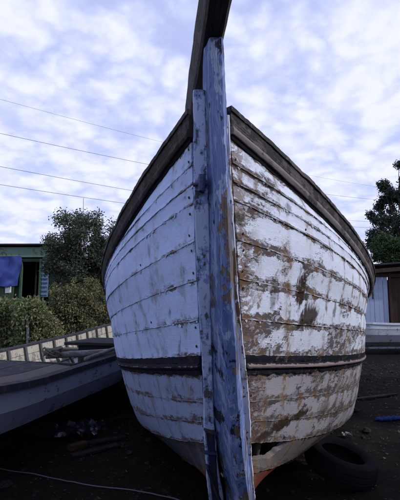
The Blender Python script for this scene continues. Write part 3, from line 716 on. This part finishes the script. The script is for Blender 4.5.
# ================================================================== BUILDINGS
m_green = timber_mat('faded_green_boards', (.07, .13, .085), -.06, (.05, .05, .04), (.16, .15, .12), fleck=4, gsc=(1, 6, 1))
m_dgreen = timber_mat('dark_green_boards', (.022, .042, .03), -.06, (.02, .022, .018), (.07, .068, .055), fleck=4, gsc=(1, 6, 1))
m_fas = timber_mat('pale_green_fascia', (.17, .26, .20), -.03, (.09, .09, .08), (.22, .21, .18), fleck=3, gsc=(1, 6, 1))
m_shut = timber_mat('pale_blue_shutter_paint', (.19, .27, .42), -.06, (.08, .08, .08), (.2, .2, .2), fleck=4, gsc=(1, 6, 1))
m_felt = plain_mat('black_roofing_felt', (.012, .012, .013), (.035, .033, .033), 5)
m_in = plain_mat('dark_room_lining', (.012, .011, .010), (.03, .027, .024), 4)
YH = 12.4 * K; ROLL = True
def hp(px, py, y=YH): return at(px, py, y)
hz = lambda py: at(20, py, YH).z; hx = lambda px: at(px, 280, YH).x
house = empty('shack', (hx(-10), YH, 0), 0, 'low green wooden shack with open doorway behind the shrubs', 'shack')
def hl(x, y, z): return Vector((x, y, z)) - Vector((hx(-10), YH, 0))
ztop = hz(259); zdoor = hz(263); x0, xd0, xd1, xs1, x1 = hx(-95), hx(22.5), hx(39.5), hx(49), hx(60)
def boards(parent, xa, xb, za, zb, y, mat, n, name='board', off=None, th=.024):
    wdt = (xb - xa) / n
    for i in range(n):
        x = xa + wdt * (i + .5); yy = y + random.uniform(-.005, .005)
        p0 = Vector((x, yy, za)); p1 = Vector((x + random.uniform(-.004, .004), yy, zb))
        if off: p0 -= off; p1 -= off
        timber(name, p0, p1, wdt * .965, th, mat, parent, up=(0, 1, 0), n=4, rough=.003)
HO = Vector((hx(-10), YH, 0))
boards(house, x0, xd0 - .06, -.02, ztop, YH, m_dgreen, 20, off=HO)
boards(house, xs1, x1, -.02, ztop, YH, m_dgreen, 2, off=HO)
timber('fascia', hl(x0 - .1, YH - .06, (hz(247) + hz(258)) / 2), hl(x1 + .1, YH - .06, (hz(247) + hz(258)) / 2), .03, hz(247) - hz(258) - .03, m_fas, house, n=20)
timber('roof', hl(x0 - .15, YH + 1.75, hz(246.2) - .10), hl(x1 + .15, YH + 1.75, hz(246.2) - .10), 3.9, .05, m_felt, house, n=20, roll=math.radians(-4 if ROLL else 4))
for x in (xd0 - .04, xd1 + .03): timber('door_post', hl(x, YH - .015, -.02), hl(x, YH - .015, ztop), .075, .09, m_green, house, up=(0, 1, 0), n=8)
timber('lintel', hl(xd0 - .04, YH - .03, hz(260.5)), hl(xs1, YH - .03, hz(260.5)), .06, .10, m_dgreen, house, n=6)
timber('door_sill', hl(xd0, YH - .02, hz(299)), hl(xd1, YH - .02, hz(299)), .10, .05, m_green, house, n=4)
boards(house, xd0, xd1, -.02, hz(300), YH, m_dgreen, 4, off=HO)
# shutter: frame and slats
sh = timber('shutter', hl((xd1 + .07 + xs1) / 2, YH - .02, hz(297)), hl((xd1 + .07 + xs1) / 2, YH - .02, hz(258)), xs1 - xd1 - .09, .025, m_shut, house, up=(0, 1, 0), n=6)
for i in range(9):
    z = hz(295 - i * 4.1); timber('slat', hl(xd1 + .09, YH - .045, z), hl(xs1 - .03, YH - .045, z), .03, .055, m_shut, sh, n=3, roll=.4)
boards(house, hx(-1), hx(15), hz(305), hz(287), YH - .04, m_green, 5, name='panel_board', off=HO)
timber('door_mullion', hl(hx(33), YH + .25, hz(299)), hl(hx(33), YH + .25, ztop), .05, .05, m_in, house, up=(0, 1, 0), n=3)
# back room walls
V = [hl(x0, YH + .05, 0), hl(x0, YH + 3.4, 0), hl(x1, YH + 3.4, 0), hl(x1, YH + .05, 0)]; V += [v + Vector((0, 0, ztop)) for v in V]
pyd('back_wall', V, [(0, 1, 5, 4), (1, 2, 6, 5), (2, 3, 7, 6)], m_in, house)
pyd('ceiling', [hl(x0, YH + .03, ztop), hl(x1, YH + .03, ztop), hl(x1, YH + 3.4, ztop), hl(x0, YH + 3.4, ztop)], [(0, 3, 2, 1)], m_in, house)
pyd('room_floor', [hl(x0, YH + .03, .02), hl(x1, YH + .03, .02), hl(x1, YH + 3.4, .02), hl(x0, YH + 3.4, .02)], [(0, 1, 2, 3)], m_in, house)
m_white = plain_mat('white_enamel', (.5, .52, .55), (.65, .67, .7), 9, .5)
mb = timber('meter_box', hp(8.2, 293, YH - .12), hp(8.2, 286.5, YH - .12), .16, .10, m_white, None, up=(0, 1, 0), n=3); tag(mb, 'small white meter box below the blue tarpaulin', 'meter box')
# blue tarpaulin hung over the front
N = NB('blue_tarpaulin'); nn = N.noise(N.obj, 2.5, 5, .6, .3); m_tarp = N.done(N.mix(nn, (.016, .034, .17), (.035, .068, .30)), .55, N.noise(N.obj, 7, 4, .6), .01, .5, .4)
V = []; nu, nv = 40, 14
for i in range(nu):
    for k in range(nv):
        u, v = i / (nu - 1), k / (nv - 1)
        px = -60 + (21.5 + 60) * u - 4.5 * v * v * u + .6 * math.sin(v * 7); py = 256 + 1.2 * (1 - u) + (29 + 1.5 * math.sin(u * 9)) * v
        fold = .06 * math.sin(u * 30 + v * 5) * (.25 + v) + .06 * fb(u * 7 + v * 2, v * 3 - u * 4, 2)
        V.append(at(px, py, YH - .12 - .10 * v + fold))
n0 = len(V); V2 = V + [v + Vector((0, .006, 0)) for v in V]
o = pyd('tarpaulin', V2, grid_faces(nu, nv, 0) + grid_faces(nu, nv, n0, True), m_tarp, smooth=True); tag(o, 'faded blue tarpaulin hanging across the shack front', 'tarpaulin')
# board fence right of the shack
fz = hz(268)
fe = empty('board_fence', (hx(85), YH + .3, 0), 0, 'dark green board fence behind the left tree', 'fence')
FO = Vector((hx(85), YH + .3, 0))
boards(fe, hx(61), hx(150), -.02, fz, YH + .3, m_dgreen, 22, off=FO)
for z in (.5, fz - .3): timber('fence_rail', Vector((hx(61), YH + .34, z)) - FO, Vector((hx(150), YH + .34, z)) - FO, .04, .08, m_dgreen, fe, n=6)
# shed on the right
m_wall = timber_mat('pale_blue_shed_paint', (.36, .43, .60), -.12, (.14, .13, .13), (.3, .28, .27), fleck=3, gsc=(1, 3, 1))
m_brown = timber_mat('dark_brown_boards', (.05, .032, .028), -.03, (.035, .025, .022), (.10, .075, .065), fleck=4, gsc=(1, 6, 1))
YS = 13.6 * K; sz = lambda py: at(380, py, YS).z; sxx = lambda px: at(px, 290, YS).x
SO = Vector((sxx(385), YS, 0)); shed = empty('shed', SO, 0, 'shed with pale blue wall and brown door behind the dinghy', 'shed')
def sl(x, y, z): return Vector((x, y, z)) - SO
boards(shed, sxx(355), sxx(387.5), -.02, sz(277), YS, m_wall, 7, name='wall_panel', off=SO)
boards(shed, sxx(391.5), sxx(408), -.02, sz(274), YS + .05, m_brown, 5, name='door_board', off=SO)
boards(shed, sxx(410), sxx(470), -.02, sz(274), YS, m_wall, 12, name='wall_panel', off=SO)
for px in (354.5, 389.5, 409.2): timber('post', sl(sxx(px), YS - .02, -.02), sl(sxx(px), YS - .02, sz(273)), .085, .09, m_brown, shed, up=(0, 1, 0), n=6)
timber('window_batten', sl(sxx(372.2), YS - .03, sz(299)), sl(sxx(372.2), YS - .03, sz(281)), .03, .03, m_brown, shed, up=(0, 1, 0), n=4)
timber('roof', sl(sxx(352), YS + 1.1, sz(271)), sl(sxx(475), YS + 1.1, sz(262)), 3.1, .06, m_felt, shed, n=16, roll=math.radians(-5))
timber('eave_board', sl(sxx(352), YS - .42, sz(273.5)), sl(sxx(475), YS - .42, sz(263.5)), .03, .14, m_brown, shed, n=16)
timber('top_plate', sl(sxx(354), YS - .02, sz(276) + .02), sl(sxx(470), YS - .02, sz(276) + .02), .05, .12, m_brown, shed, n=10)
V = [sl(sxx(355), YS + .04, 0), sl(sxx(355), YS + 2.4, 0), sl(sxx(470), YS + 2.4, 0), sl(sxx(470), YS + .04, 0)]; V += [v + Vector((0, 0, sz(276))) for v in V]
pyd('back_wall', V, [(0, 1, 5, 4), (1, 2, 6, 5), (2, 3, 7, 6)], m_brown, shed)

# ================================================================== TREES AND SHRUBS
m_bark = plain_mat('bark', (.03, .024, .02), (.10, .085, .07), 14, .9, .01)
def leaves_mesh(name, centers, radii, n, size, mat, parent, flat=.0, droop=.3):
    """leaf-sized faces gathered on the shells of clumps; each leaf two faces folded along its rib"""
    centers = np.asarray(centers); radii = np.asarray(radii)
    wts = radii ** 2; wts = wts / wts.sum(); idx = rng.choice(len(centers), n, p=wts)
    d = rng.normal(size=(n, 3)); d /= np.linalg.norm(d, axis=1)[:, None]
    r = radii[idx] * (rng.random(n) ** .45) * (1 + .22 * rng.normal(size=n))
    p = centers[idx] + d * r[:, None]
    a = rng.normal(size=(n, 3)) + d * .6; a[:, 2] -= droop; a /= np.linalg.norm(a, axis=1)[:, None]
    b = np.cross(a, rng.normal(size=(n, 3))); b /= np.linalg.norm(b, axis=1)[:, None]; nn_ = np.cross(a, b)
    s = size * (.6 + .8 * rng.random(n)); 
    L = a * s[:, None]; W = b * (s * .24)[:, None]; U = nn_ * (s * .10)[:, None]
    V = np.stack([p, p + L * .28 + W + U, p + L * .68 + W * .85 + U * .6, p + L - U * 1.5, p + L * .68 - W * .85 + U * .6, p + L * .28 - W + U], 1).reshape(-1, 3)
    me = bpy.data.meshes.new(name); me.vertices.add(6 * n); me.vertices.foreach_set('co', V.ravel())
    i0 = np.arange(n) * 6; Fv = np.stack([i0, i0 + 1, i0 + 2, i0 + 3, i0, i0 + 3, i0 + 4, i0 + 5], 1).ravel()
    me.loops.add(8 * n); me.loops.foreach_set('vertex_index', Fv); me.polygons.add(2 * n)
    me.polygons.foreach_set('loop_start', np.arange(2 * n) * 4); me.polygons.foreach_set('loop_total', np.full(2 * n, 4)); me.update(); me.validate()
    return link(name, me, mat, parent)
def limb_path(a, b, wob, n=7):
    a, b = Vector(a), Vector(b); sd_ = random.random() * 50
    return [a.lerp(b, i / n) + Vector((fb(sd_, i * .5, 0), fb(sd_, i * .5, 9), fb(sd_, i * .5, 5) * .4)) * wob * (i / n) * (1.6 - i / n) for i in range(n + 1)]
def branches(name, items, mat, parent):
    """one woody mesh from many tapering limbs"""
    V, Fc = [], []
    for pts, r0, r1 in items:
        n = len(pts); o = len(V)
        for i, p in enumerate(pts):
            d = (pts[min(i + 1, n - 1)] - pts[max(i - 1, 0)]).normalized(); s = d.cross(Vector((.31, .2, .93))); s.normalize(); u = d.cross(s); r = r0 + (r1 - r0) * i / (n - 1)
            for q in range(5): t = q * 1.2566; V.append(p + (s * math.cos(t) + u * math.sin(t)) * r)
        for i in range(n - 1):
            for q in range(5): Fc.append((o + i * 5 + q, o + i * 5 + (q + 1) % 5, o + i * 5 + 5 + (q + 1) % 5, o + i * 5 + 5 + q))
    return pyd(name, V, Fc, mat, parent, True)
def tree(name, base, crown_c, crown_r, nclump, clump_r, nleaf, leaf, mat, label, trunk_r, cat='tree', group=None, shape=None, top=None):
    t = empty(name, base, 0, label, cat, group); B = Vector(base); cc = Vector(crown_c) - B; cr = Vector(crown_r)
    C, Rr, it = [], [], []
    fork = Vector((cc.x * .4, cc.y * .4, max(cc.z - cr.z * .75, cc.z * .35)))
    it.append((limb_path((0, 0, -.05), fork, .12), trunk_r, trunk_r * .7))
    for i in range(nclump):
        while True:
            d = Vector([random.uniform(-1, 1) for _ in range(3)])
            if .25 < d.length < 1: break
        k = 1.0
        if shape: k = shape(d.z)
        c = cc + Vector((d.x * cr.x * k, d.y * cr.y * k, d.z * cr.z))
        C.append(c); Rr.append(clump_r * random.uniform(.55, 1.25))
        it.append((limb_path(fork.lerp(cc, random.random() * .5), c, .15 * cr.x), trunk_r * .35, trunk_r * .06))
        for _ in range(2):
            e = c + Vector([random.gauss(0, 1) for _ in range(3)]) * Rr[-1] * .9; it.append((limb_path(c, e, .05, 4), trunk_r * .10, trunk_r * .03))
    branches('trunk', it, m_bark, t)
    leaves_mesh('crown', C, Rr, nleaf, leaf, mat, t); return t
lf_a = leaf_mat('dark_green_leaves', (.03, .045, .03), (.09, .115, .065), .2)
lf_b = leaf_mat('olive_leaves', (.065, .088, .036), (.22, .245, .105), .3, dry=(.29, .235, .135))
lf_c = leaf_mat('bright_green_leaves', (.07, .115, .042), (.22, .30, .13), .35, dry=(.26, .22, .12))
lf_d = leaf_mat('deep_green_leaves', (.020, .034, .026), (.060, .088, .060), .15)
lf_e = leaf_mat('mid_green_leaves', (.02, .045, .016), (.06, .105, .04), .25)
YT = 10.9 * K; mpp = YT / FPX
b = onz(88, 352); c0 = at(84, 256, YT)
tree('leafy_tree', (c0.x + .1, YT, 0), c0, (42 * mpp, 32 * mpp, 50 * mpp), 110, 8.5 * mpp, 36000, .055, lf_a, 'dark leafy tree rising behind the shrubs left of the boat', .07)
def shrub(px, ytop, Y, rpx, mat, label, nleaf, leaf, droop=.3):
    mp = Y / FPX; top = at(px, ytop, Y); h = top.z; t = empty('shrub', (top.x, Y, 0), 0, label, 'shrub', 'shrubs behind the open boat')
    C, Rr, it = [], [], []
    for i in range(26):
        a = random.uniform(0, 6.28); q = random.random() ** .6; zc = h * random.uniform(.28, .93); k = (1 - .55 * (zc / h) ** 2.2)
        c = Vector((q * math.cos(a) * rpx * mp * k, q * math.sin(a) * rpx * mp * .8 * k, zc)); C.append(c); Rr.append(random.uniform(.13, .26) * K)
        it.append((limb_path((c.x * .3, c.y * .3, -.03), c + Vector((0, 0, .12)), .12), .014, .004))
    for i in range(14):   # thin shoots standing above the mass
        a = random.uniform(0, 6.28); q = random.random(); e = Vector((q * math.cos(a) * rpx * mp * .8, q * math.sin(a) * rpx * mp * .6, h * random.uniform(.9, 1.06)))
        it.append((limb_path((e.x * .7, e.y * .7, h * .4), e, .1), .008, .003)); 
        for f in (.7, .85, .97): C.append(e * f + Vector((0, 0, h * .4 * (1 - f)))); Rr.append(.06 * K)
    branches('stem', it, m_bark, t); leaves_mesh('foliage', C, Rr, nleaf, leaf, mat, t, droop=droop); return t
shrub(6, 303, 9.0 * K, 22, lf_c, 'low bright green bush at the left edge under the tarpaulin', 7500, .065)
shrub(34, 301, 8.7 * K, 22, lf_c, 'broad leaved green bush below the dark doorway', 8500, .072)
shrub(62, 287, 9.5 * K, 20, lf_b, 'olive bush left of the tallest dry shrub', 8500, .05)
shrub(88, 279, 9.6 * K, 22, lf_b, 'tall dry olive shrub directly below the leafy tree', 10000, .048)
shrub(113, 289, 10.0 * K, 20, lf_b, 'dry olive shrub half hidden by the big boat', 8000, .048)
shrub(48, 318, 8.55 * K, 17, lf_b, 'short scrubby bush just above the cream boat side', 6000, .05)
shrub(-18, 296, 9.3 * K, 24, lf_b, 'bush partly cut off by the left edge of the picture', 5000, .06)
st = timber('fence_stake', at(28, 352, 8.35 * K) * 1.0, at(27.5, 317, 8.35 * K), .05, .045, m_pole, None, up=(0, 1, 0), n=8, rough=.008); tag(st, 'pale thin stake standing among the green bushes', 'stake')
an = tube('antenna_mast', [(at(83, 300, 12.0 * K).x, 12.0 * K, 0), at(83.2, 240, 12.0 * K), at(83.5, 198, 12.0 * K)], .008, m_pole); tag(an, 'thin bare mast poking up through the left tree', 'mast')
Y2 = 19 * K; mp2 = Y2 / FPX; c0 = at(401, 219, Y2)
tree('large_tree', (c0.x + .2, Y2, 0), c0, (40 * mp2, 34 * mp2, 60 * mp2), 95, 5.6 * mp2, 36000, .10, lf_d, 'tall dark evergreen tree at the right edge behind shed', .16, shape=lambda z: .66 - .22 * z + .2 * (1 - abs(z)))
c0 = at(392, 252, 17 * K)
tree('small_tree', (c0.x, 17 * K, 0), c0, (17 * K / FPX * 19, 17 * K / FPX * 15, 17 * K / FPX * 14), 34, .28, 11000, .09, lf_e, 'lighter green tree above the shed roof at right', .08)

# ================================================================== OVERHEAD WIRES AND POLES
m_wire = plain_mat('black_cable', (.02, .02, .022), (.04, .04, .045), 10)
m_pol = plain_mat('weathered_pole', (.07, .06, .05), (.16, .14, .12), 6)
WL = [(98, 188), (132, 200), (165, 222), (183, 227)]
YA, YB = 13.2 * K, 30 * K
pa = at(-45, 300, YA); pb_ = at(412, 300, YB)
wname = ['topmost', 'second from top', 'third from top', 'lowest']
for (ya, yb), nm in zip(WL, wname):
    p0 = at(0, ya, 14 * K); p1 = at(392, yb, YB); d = p1 - p0; e0 = p0 - d * ((p0.x - pa.x) / d.x); e1 = p0 + d * ((pb_.x - p0.x) / d.x)
    pts = [e0.lerp(e1, i / 40) - Vector((0, 0, .9 * 4 * (i / 40) * (1 - i / 40) * .5)) for i in range(41)]
    o = tube('overhead_wire', pts,   .0075 if nm != 'topmost' else .0045, m_wire, m=5); tag(o, f'thin dark overhead wire against the sky, {nm} of four', 'wire', 'overhead wires')
    if nm == 'topmost': topa, topb = e0, e1
for (tp, lab) in ((topa, 'wooden utility pole carrying the wires left of the shack'), (topb, 'far wooden utility pole behind the dark right tree')):
    u = empty('utility_pole', (tp.x, tp.y, 0), 0, lab, 'utility pole', 'poles carrying the wires')
    tube('pole', [(0, 0, -.2), (0, 0, tp.z * .5), (0, 0, tp.z + .3)], [.13, .115, .095], m_pol, u)
    for z in (0, -1.2, -2.4): timber('insulator_arm', (-.22, 0, tp.z + z - .02), (.22, 0, tp.z + z - .02), .07, .07, m_pol, u, n=2)

# ================================================================== THINGS ON THE GROUND
def gnd(px, py): 
    p = onz(px, py, 0); p.z = ground_z(p.x, p.y); return p
# car tyre leaning against the boat's bilge
m_tyre = plain_mat('old_tyre_rubber', (.005, .0055, .007), (.013, .014, .018), 14, .95, .004, .08)
prof = []
Ro, Ri, Wd = .285, .165, .085
for (r, y) in ((Ri, -.055), (Ri + .02, -.08), (.235, -.092), (Ro - .018, -.078), (Ro - .004, -.055), (Ro, -.03), (Ro - .008, -.026), (Ro - .008, -.02), (Ro, -.016), (Ro, .016), (Ro - .008, .02), (Ro - .008, .026), (Ro, .03), (Ro - .004, .055), (Ro - .018, .078), (.235, .092), (Ri + .02, .08), (Ri, .055), (Ri + .03, .04), (.25, .03), (.25, -.03), (Ri + .03, -.04)): prof.append((r, y))
V, Fc = [], []; nseg = 56; m = len(prof)
for i in range(nseg):
    t = 2 * math.pi * i / nseg
    for (r, y) in prof:
        rr = r - (.006 if (r > Ro - .007 and i % 2) else 0); V.append((rr * math.cos(t), rr * math.sin(t), y))
for i in range(nseg):
    for q in range(m): Fc.append((i * m + q, ((i + 1) % nseg) * m + q, ((i + 1) % nseg) * m + (q + 1) % m, i * m + (q + 1) % m))
ty = pyd('tyre', V, Fc, m_tyre, smooth=True); ty.data.set_sharp_from_angle(angle=math.radians(40))
tag(ty, 'worn black car tyre lying tilted beside the boat bottom', 'tyre')
g = gnd(346, 478); ty.location = g + Vector((-.02, .05, .155)); ty.rotation_euler = (math.radians(15), math.radians(9), .5)
# boards
m_bd = timber_mat('grey_scrap_wood', (.012, .013, .016), .06, (.010, .010, .011), (.04, .04, .043), fleck=5)
m_br = plain_mat('broken_brick', (.028, .014, .008), (.07, .036, .02), 18)
def board(a, b, w, lab, mat=m_bd, name='scrap_board', cat='board', grp='scrap boards on the ground', th=.022):
    p, q = gnd(*a), gnd(*b); p.z = q.z = max(p.z, q.z) + th * .5 + .006
    tag(timber(name, p, q, w, th, mat, None, n=12, rough=.006), lab, cat, grp)
board((72, 457), (118, 446), .09, 'nearest grey scrap board on the dark ground left')
board((88, 443), (125, 437), .08, 'middle grey scrap board lying behind the nearest one')
board((96, 424), (128, 417), .07, 'farthest scrap board, beside the big boat\'s left bilge')
board((70, 448), (86, 444), .075, 'orange brown broken brick on the ground near crumpled plastic', m_br, 'broken_brick', 'brick', None, .05)
board((352, 400), (396, 395), .07, 'thin scrap board on dark ground right of the big boat')
# crumpled plastic sheet
N = NB('clear_plastic_sheet'); m_pla = N.done(N.mix(N.noise(N.obj, 30, 4), (.010, .011, .015), (.05, .055, .075)), .2, N.noise(N.obj, 40, 4, .6), .006, 1.0, .9)
V = []; nu = nv = 34; g = gnd(72, 430)
for i in range(nu):
    for k in range(nv):
        u, v = i / (nu - 1) - .5, k / (nv - 1) - .5
        z = .10 * abs(fb(u * 5, v * 5, 3.3)) + .05 * fb(u * 14, v * 14, 1.3) * (1 - 2 * max(abs(u), abs(v))) + .02
        V.append(g + Vector((u * .62 + .03 * fb(u * 6, v * 6, 9), v * .55 + .04 * fb(u * 6, v * 6, 5), max(z, .008))))
n0 = len(V); o = pyd('plastic_sheet', V + [v - Vector((0, 0, .002)) for v in V], grid_faces(nu, nv, 0) + grid_faces(nu, nv, n0, True), m_pla, smooth=True)
tag(o, 'crumpled shiny plastic sheet on the dark ground below open boat', 'plastic sheet')
# blue plastic bottle-like crumple at the right edge
m_bl = plain_mat('blue_plastic', (.008, .015, .08), (.02, .035, .16), 12, .85, .004, .1)
g = gnd(392, 420); V, Fc = [], []; nu, nv = 26, 9
for i in range(nu):
    t = i / (nu - 1); r = .04 * (math.sin(math.pi * min(1, t * 1.02)) ** .4) * (1 + .6 * fb(t * 11, 1, 1))
    for q in range(nv):
        a = 2 * math.pi * q / nv; V.append(g + Vector((-.20 + .46 * t, .04 + .10 * t + r * math.cos(a) * 1.3, .03 + r * .6 * math.sin(a) + .02 * fb(t * 14, q * .9, 2))))
for i in range(nu - 1):
    for q in range(nv): Fc.append((i * nv + q, i * nv + (q + 1) % nv, (i + 1) * nv + (q + 1) % nv, (i + 1) * nv + q))
tag(pyd('plastic_bag', V, Fc, m_bl, smooth=True), 'rolled blue plastic bag lying on the ground at right', 'bag')
# paint flake / scrap of paper beside the tyre
m_pp = plain_mat('dirty_paper', (.14, .14, .15), (.24, .24, .25), 20)
g = gnd(347, 437); V = []
for i in range(9):
    for k in range(7):
        u, v = i / 8 - .5, k / 6 - .5; V.append(g + Vector((u * .10 + v * .03, v * .12, .03 + .05 * abs(fb(u * 5, v * 5, 6)))))
n0 = len(V); tag(pyd('paper_scrap', V + [v - Vector((0, 0, .002)) for v in V], grid_faces(9, 7, 0) + grid_faces(9, 7, n0, True), m_pp), 'pale crumpled scrap of paper above the tyre', 'paper')
# thin cable across the foreground
m_cab = plain_mat('grey_cable', (.07, .08, .11), (.12, .13, .17), 10, .6)
cp = [(-60, 452), (0, 466), (40, 475.5), (80, 483), (110, 488), (140, 492), (175, 498), (215, 512)]
pts = []
for i in range(len(cp) - 1):
    for q in range(6):
        f = q / 6; p = gnd(cp[i][0] + (cp[i + 1][0] - cp[i][0]) * f, cp[i][1] + (cp[i + 1][1] - cp[i][1]) * f); p.z += .012; pts.append(p)
tag(tube('mooring_line', pts, .0045, m_cab, m=6), 'thin grey line stretched over the dark foreground', 'line')
# fallen leaves, twigs and chips
m_lit = leaf_mat('dead_leaves', (.006, .005, .004), (.020, .015, .010), .05, dry=(.034, .028, .022))
n = 14000; px = np.concatenate([rng.uniform(-4.5, 5.5, n)]); py = rng.uniform(1.2, 11, n) ; C = np.array([(x, y, ground_z(x, y) + .012) for x, y in zip(px, py)])
a = rng.uniform(0, 6.28, n); s = rng.uniform(.005, .020, n) * (.7 + .08 * py); A = np.stack([np.cos(a), np.sin(a), rng.normal(0, .25, n)], 1); Bv = np.stack([-np.sin(a), np.cos(a), rng.normal(0, .25, n)], 1)
asp = rng.choice([.12, .5, .6], n)
j = lambda: (s * rng.uniform(-.35, .35, n))[:, None]; up = lambda: np.stack([np.zeros(n), np.zeros(n), s * rng.uniform(0, .6, n)], 1)
V = np.stack([C - A * s[:, None] + Bv * j() + up(), C - Bv * (s * asp)[:, None] + A * j(), C + A * s[:, None] + Bv * j() + up(), C + Bv * (s * asp)[:, None] + A * j()], 1).reshape(-1, 3)
o = pyd('leaf_litter', V, [(4 * i, 4 * i + 1, 4 * i + 2, 4 * i + 3) for i in range(n)], m_lit); tag(o, 'dead leaves and twigs scattered over the dark soil', 'leaf litter', kind='stuff')

# ================================================================== HEDGES ADDED OUT OF VIEW (behind and right; to block low sky and sun)
def added_hedge(name, a, b, h, th, n, mat, label):
    a, b = Vector(a), Vector(b); L = (b - a).length; C, Rr, it = [], [], []
    nrm = Vector((-(b - a).y, (b - a).x, 0)).normalized()
    t = empty(name, a.lerp(b, .5), 0, label, 'added_hedge'); O = a.lerp(b, .5); t['kind'] = 'stuff'
    for i in range(int(L * 16)):
        f = random.random(); p = a.lerp(b, f) + nrm * random.uniform(-th, th) - O; hh = h * (1 + .13 * fb(f * L * .7, h, 3)); z = hh * random.uniform(.05, 1)
        C.append(Vector((p.x, p.y, z))); Rr.append(random.uniform(.3, .5))
        if i % 6 == 0: it.append((limb_path((p.x, p.y, -.05), (p.x, p.y, z), .2), .04, .01))
    x = branches('stem', it, m_bark, t); x['kind'] = 'stuff'
    x = leaves_mesh('foliage', C, Rr, n, .17, mat, t); x['kind'] = 'stuff'
added_hedge('added_hedge', (-10, -7, 0), (7.5, -7, 0), 2.3, .7, 18000, lf_a, 'added leafy screen behind the viewpoint, cutting the low skylight')
added_hedge('added_hedge', (7.4, -5.5, 0), (7.0, 7.5, 0), 3.5, .5, 22000, lf_d, 'added leafy screen at right, keeping the ground in shade')

# stones and clods lying about
m_sto = plain_mat('dark_stones', (.008, .0075, .007), (.040, .036, .033), 3.0, .9, .006, .1)
V, Fc = [], []
for _ in range(700):
    x, y = random.uniform(-4, 5.5), 1.6 + 8 * random.random() ** 1.3; r = random.choice([.010, .015, .02, .03, .05]) * random.uniform(.6, 1.2); o = len(V); z0 = ground_z(x, y); a0 = random.random() * 6
    for (k, zz_, rr) in ((0, -.2, .9), (1, .35, 1.0), (2, .75, .55)):
        for q in range(6):
            a = a0 + q * 1.047 + k * .4; f = rr * random.uniform(.75, 1.2); V.append((x + r * f * math.cos(a), y + r * f * 1.2 * math.sin(a), z0 + r * zz_ * random.uniform(.8, 1.15)))
    for k in range(2):
        for q in range(6): Fc.append((o + k * 6 + q, o + k * 6 + (q + 1) % 6, o + k * 6 + 6 + (q + 1) % 6, o + k * 6 + 6 + q))
    Fc.append(tuple(range(o + 12, o + 18)))
tag(pyd('stones', V, Fc, m_sto), 'small dark stones and clods strewn over the soil', 'stones', kind='stuff')
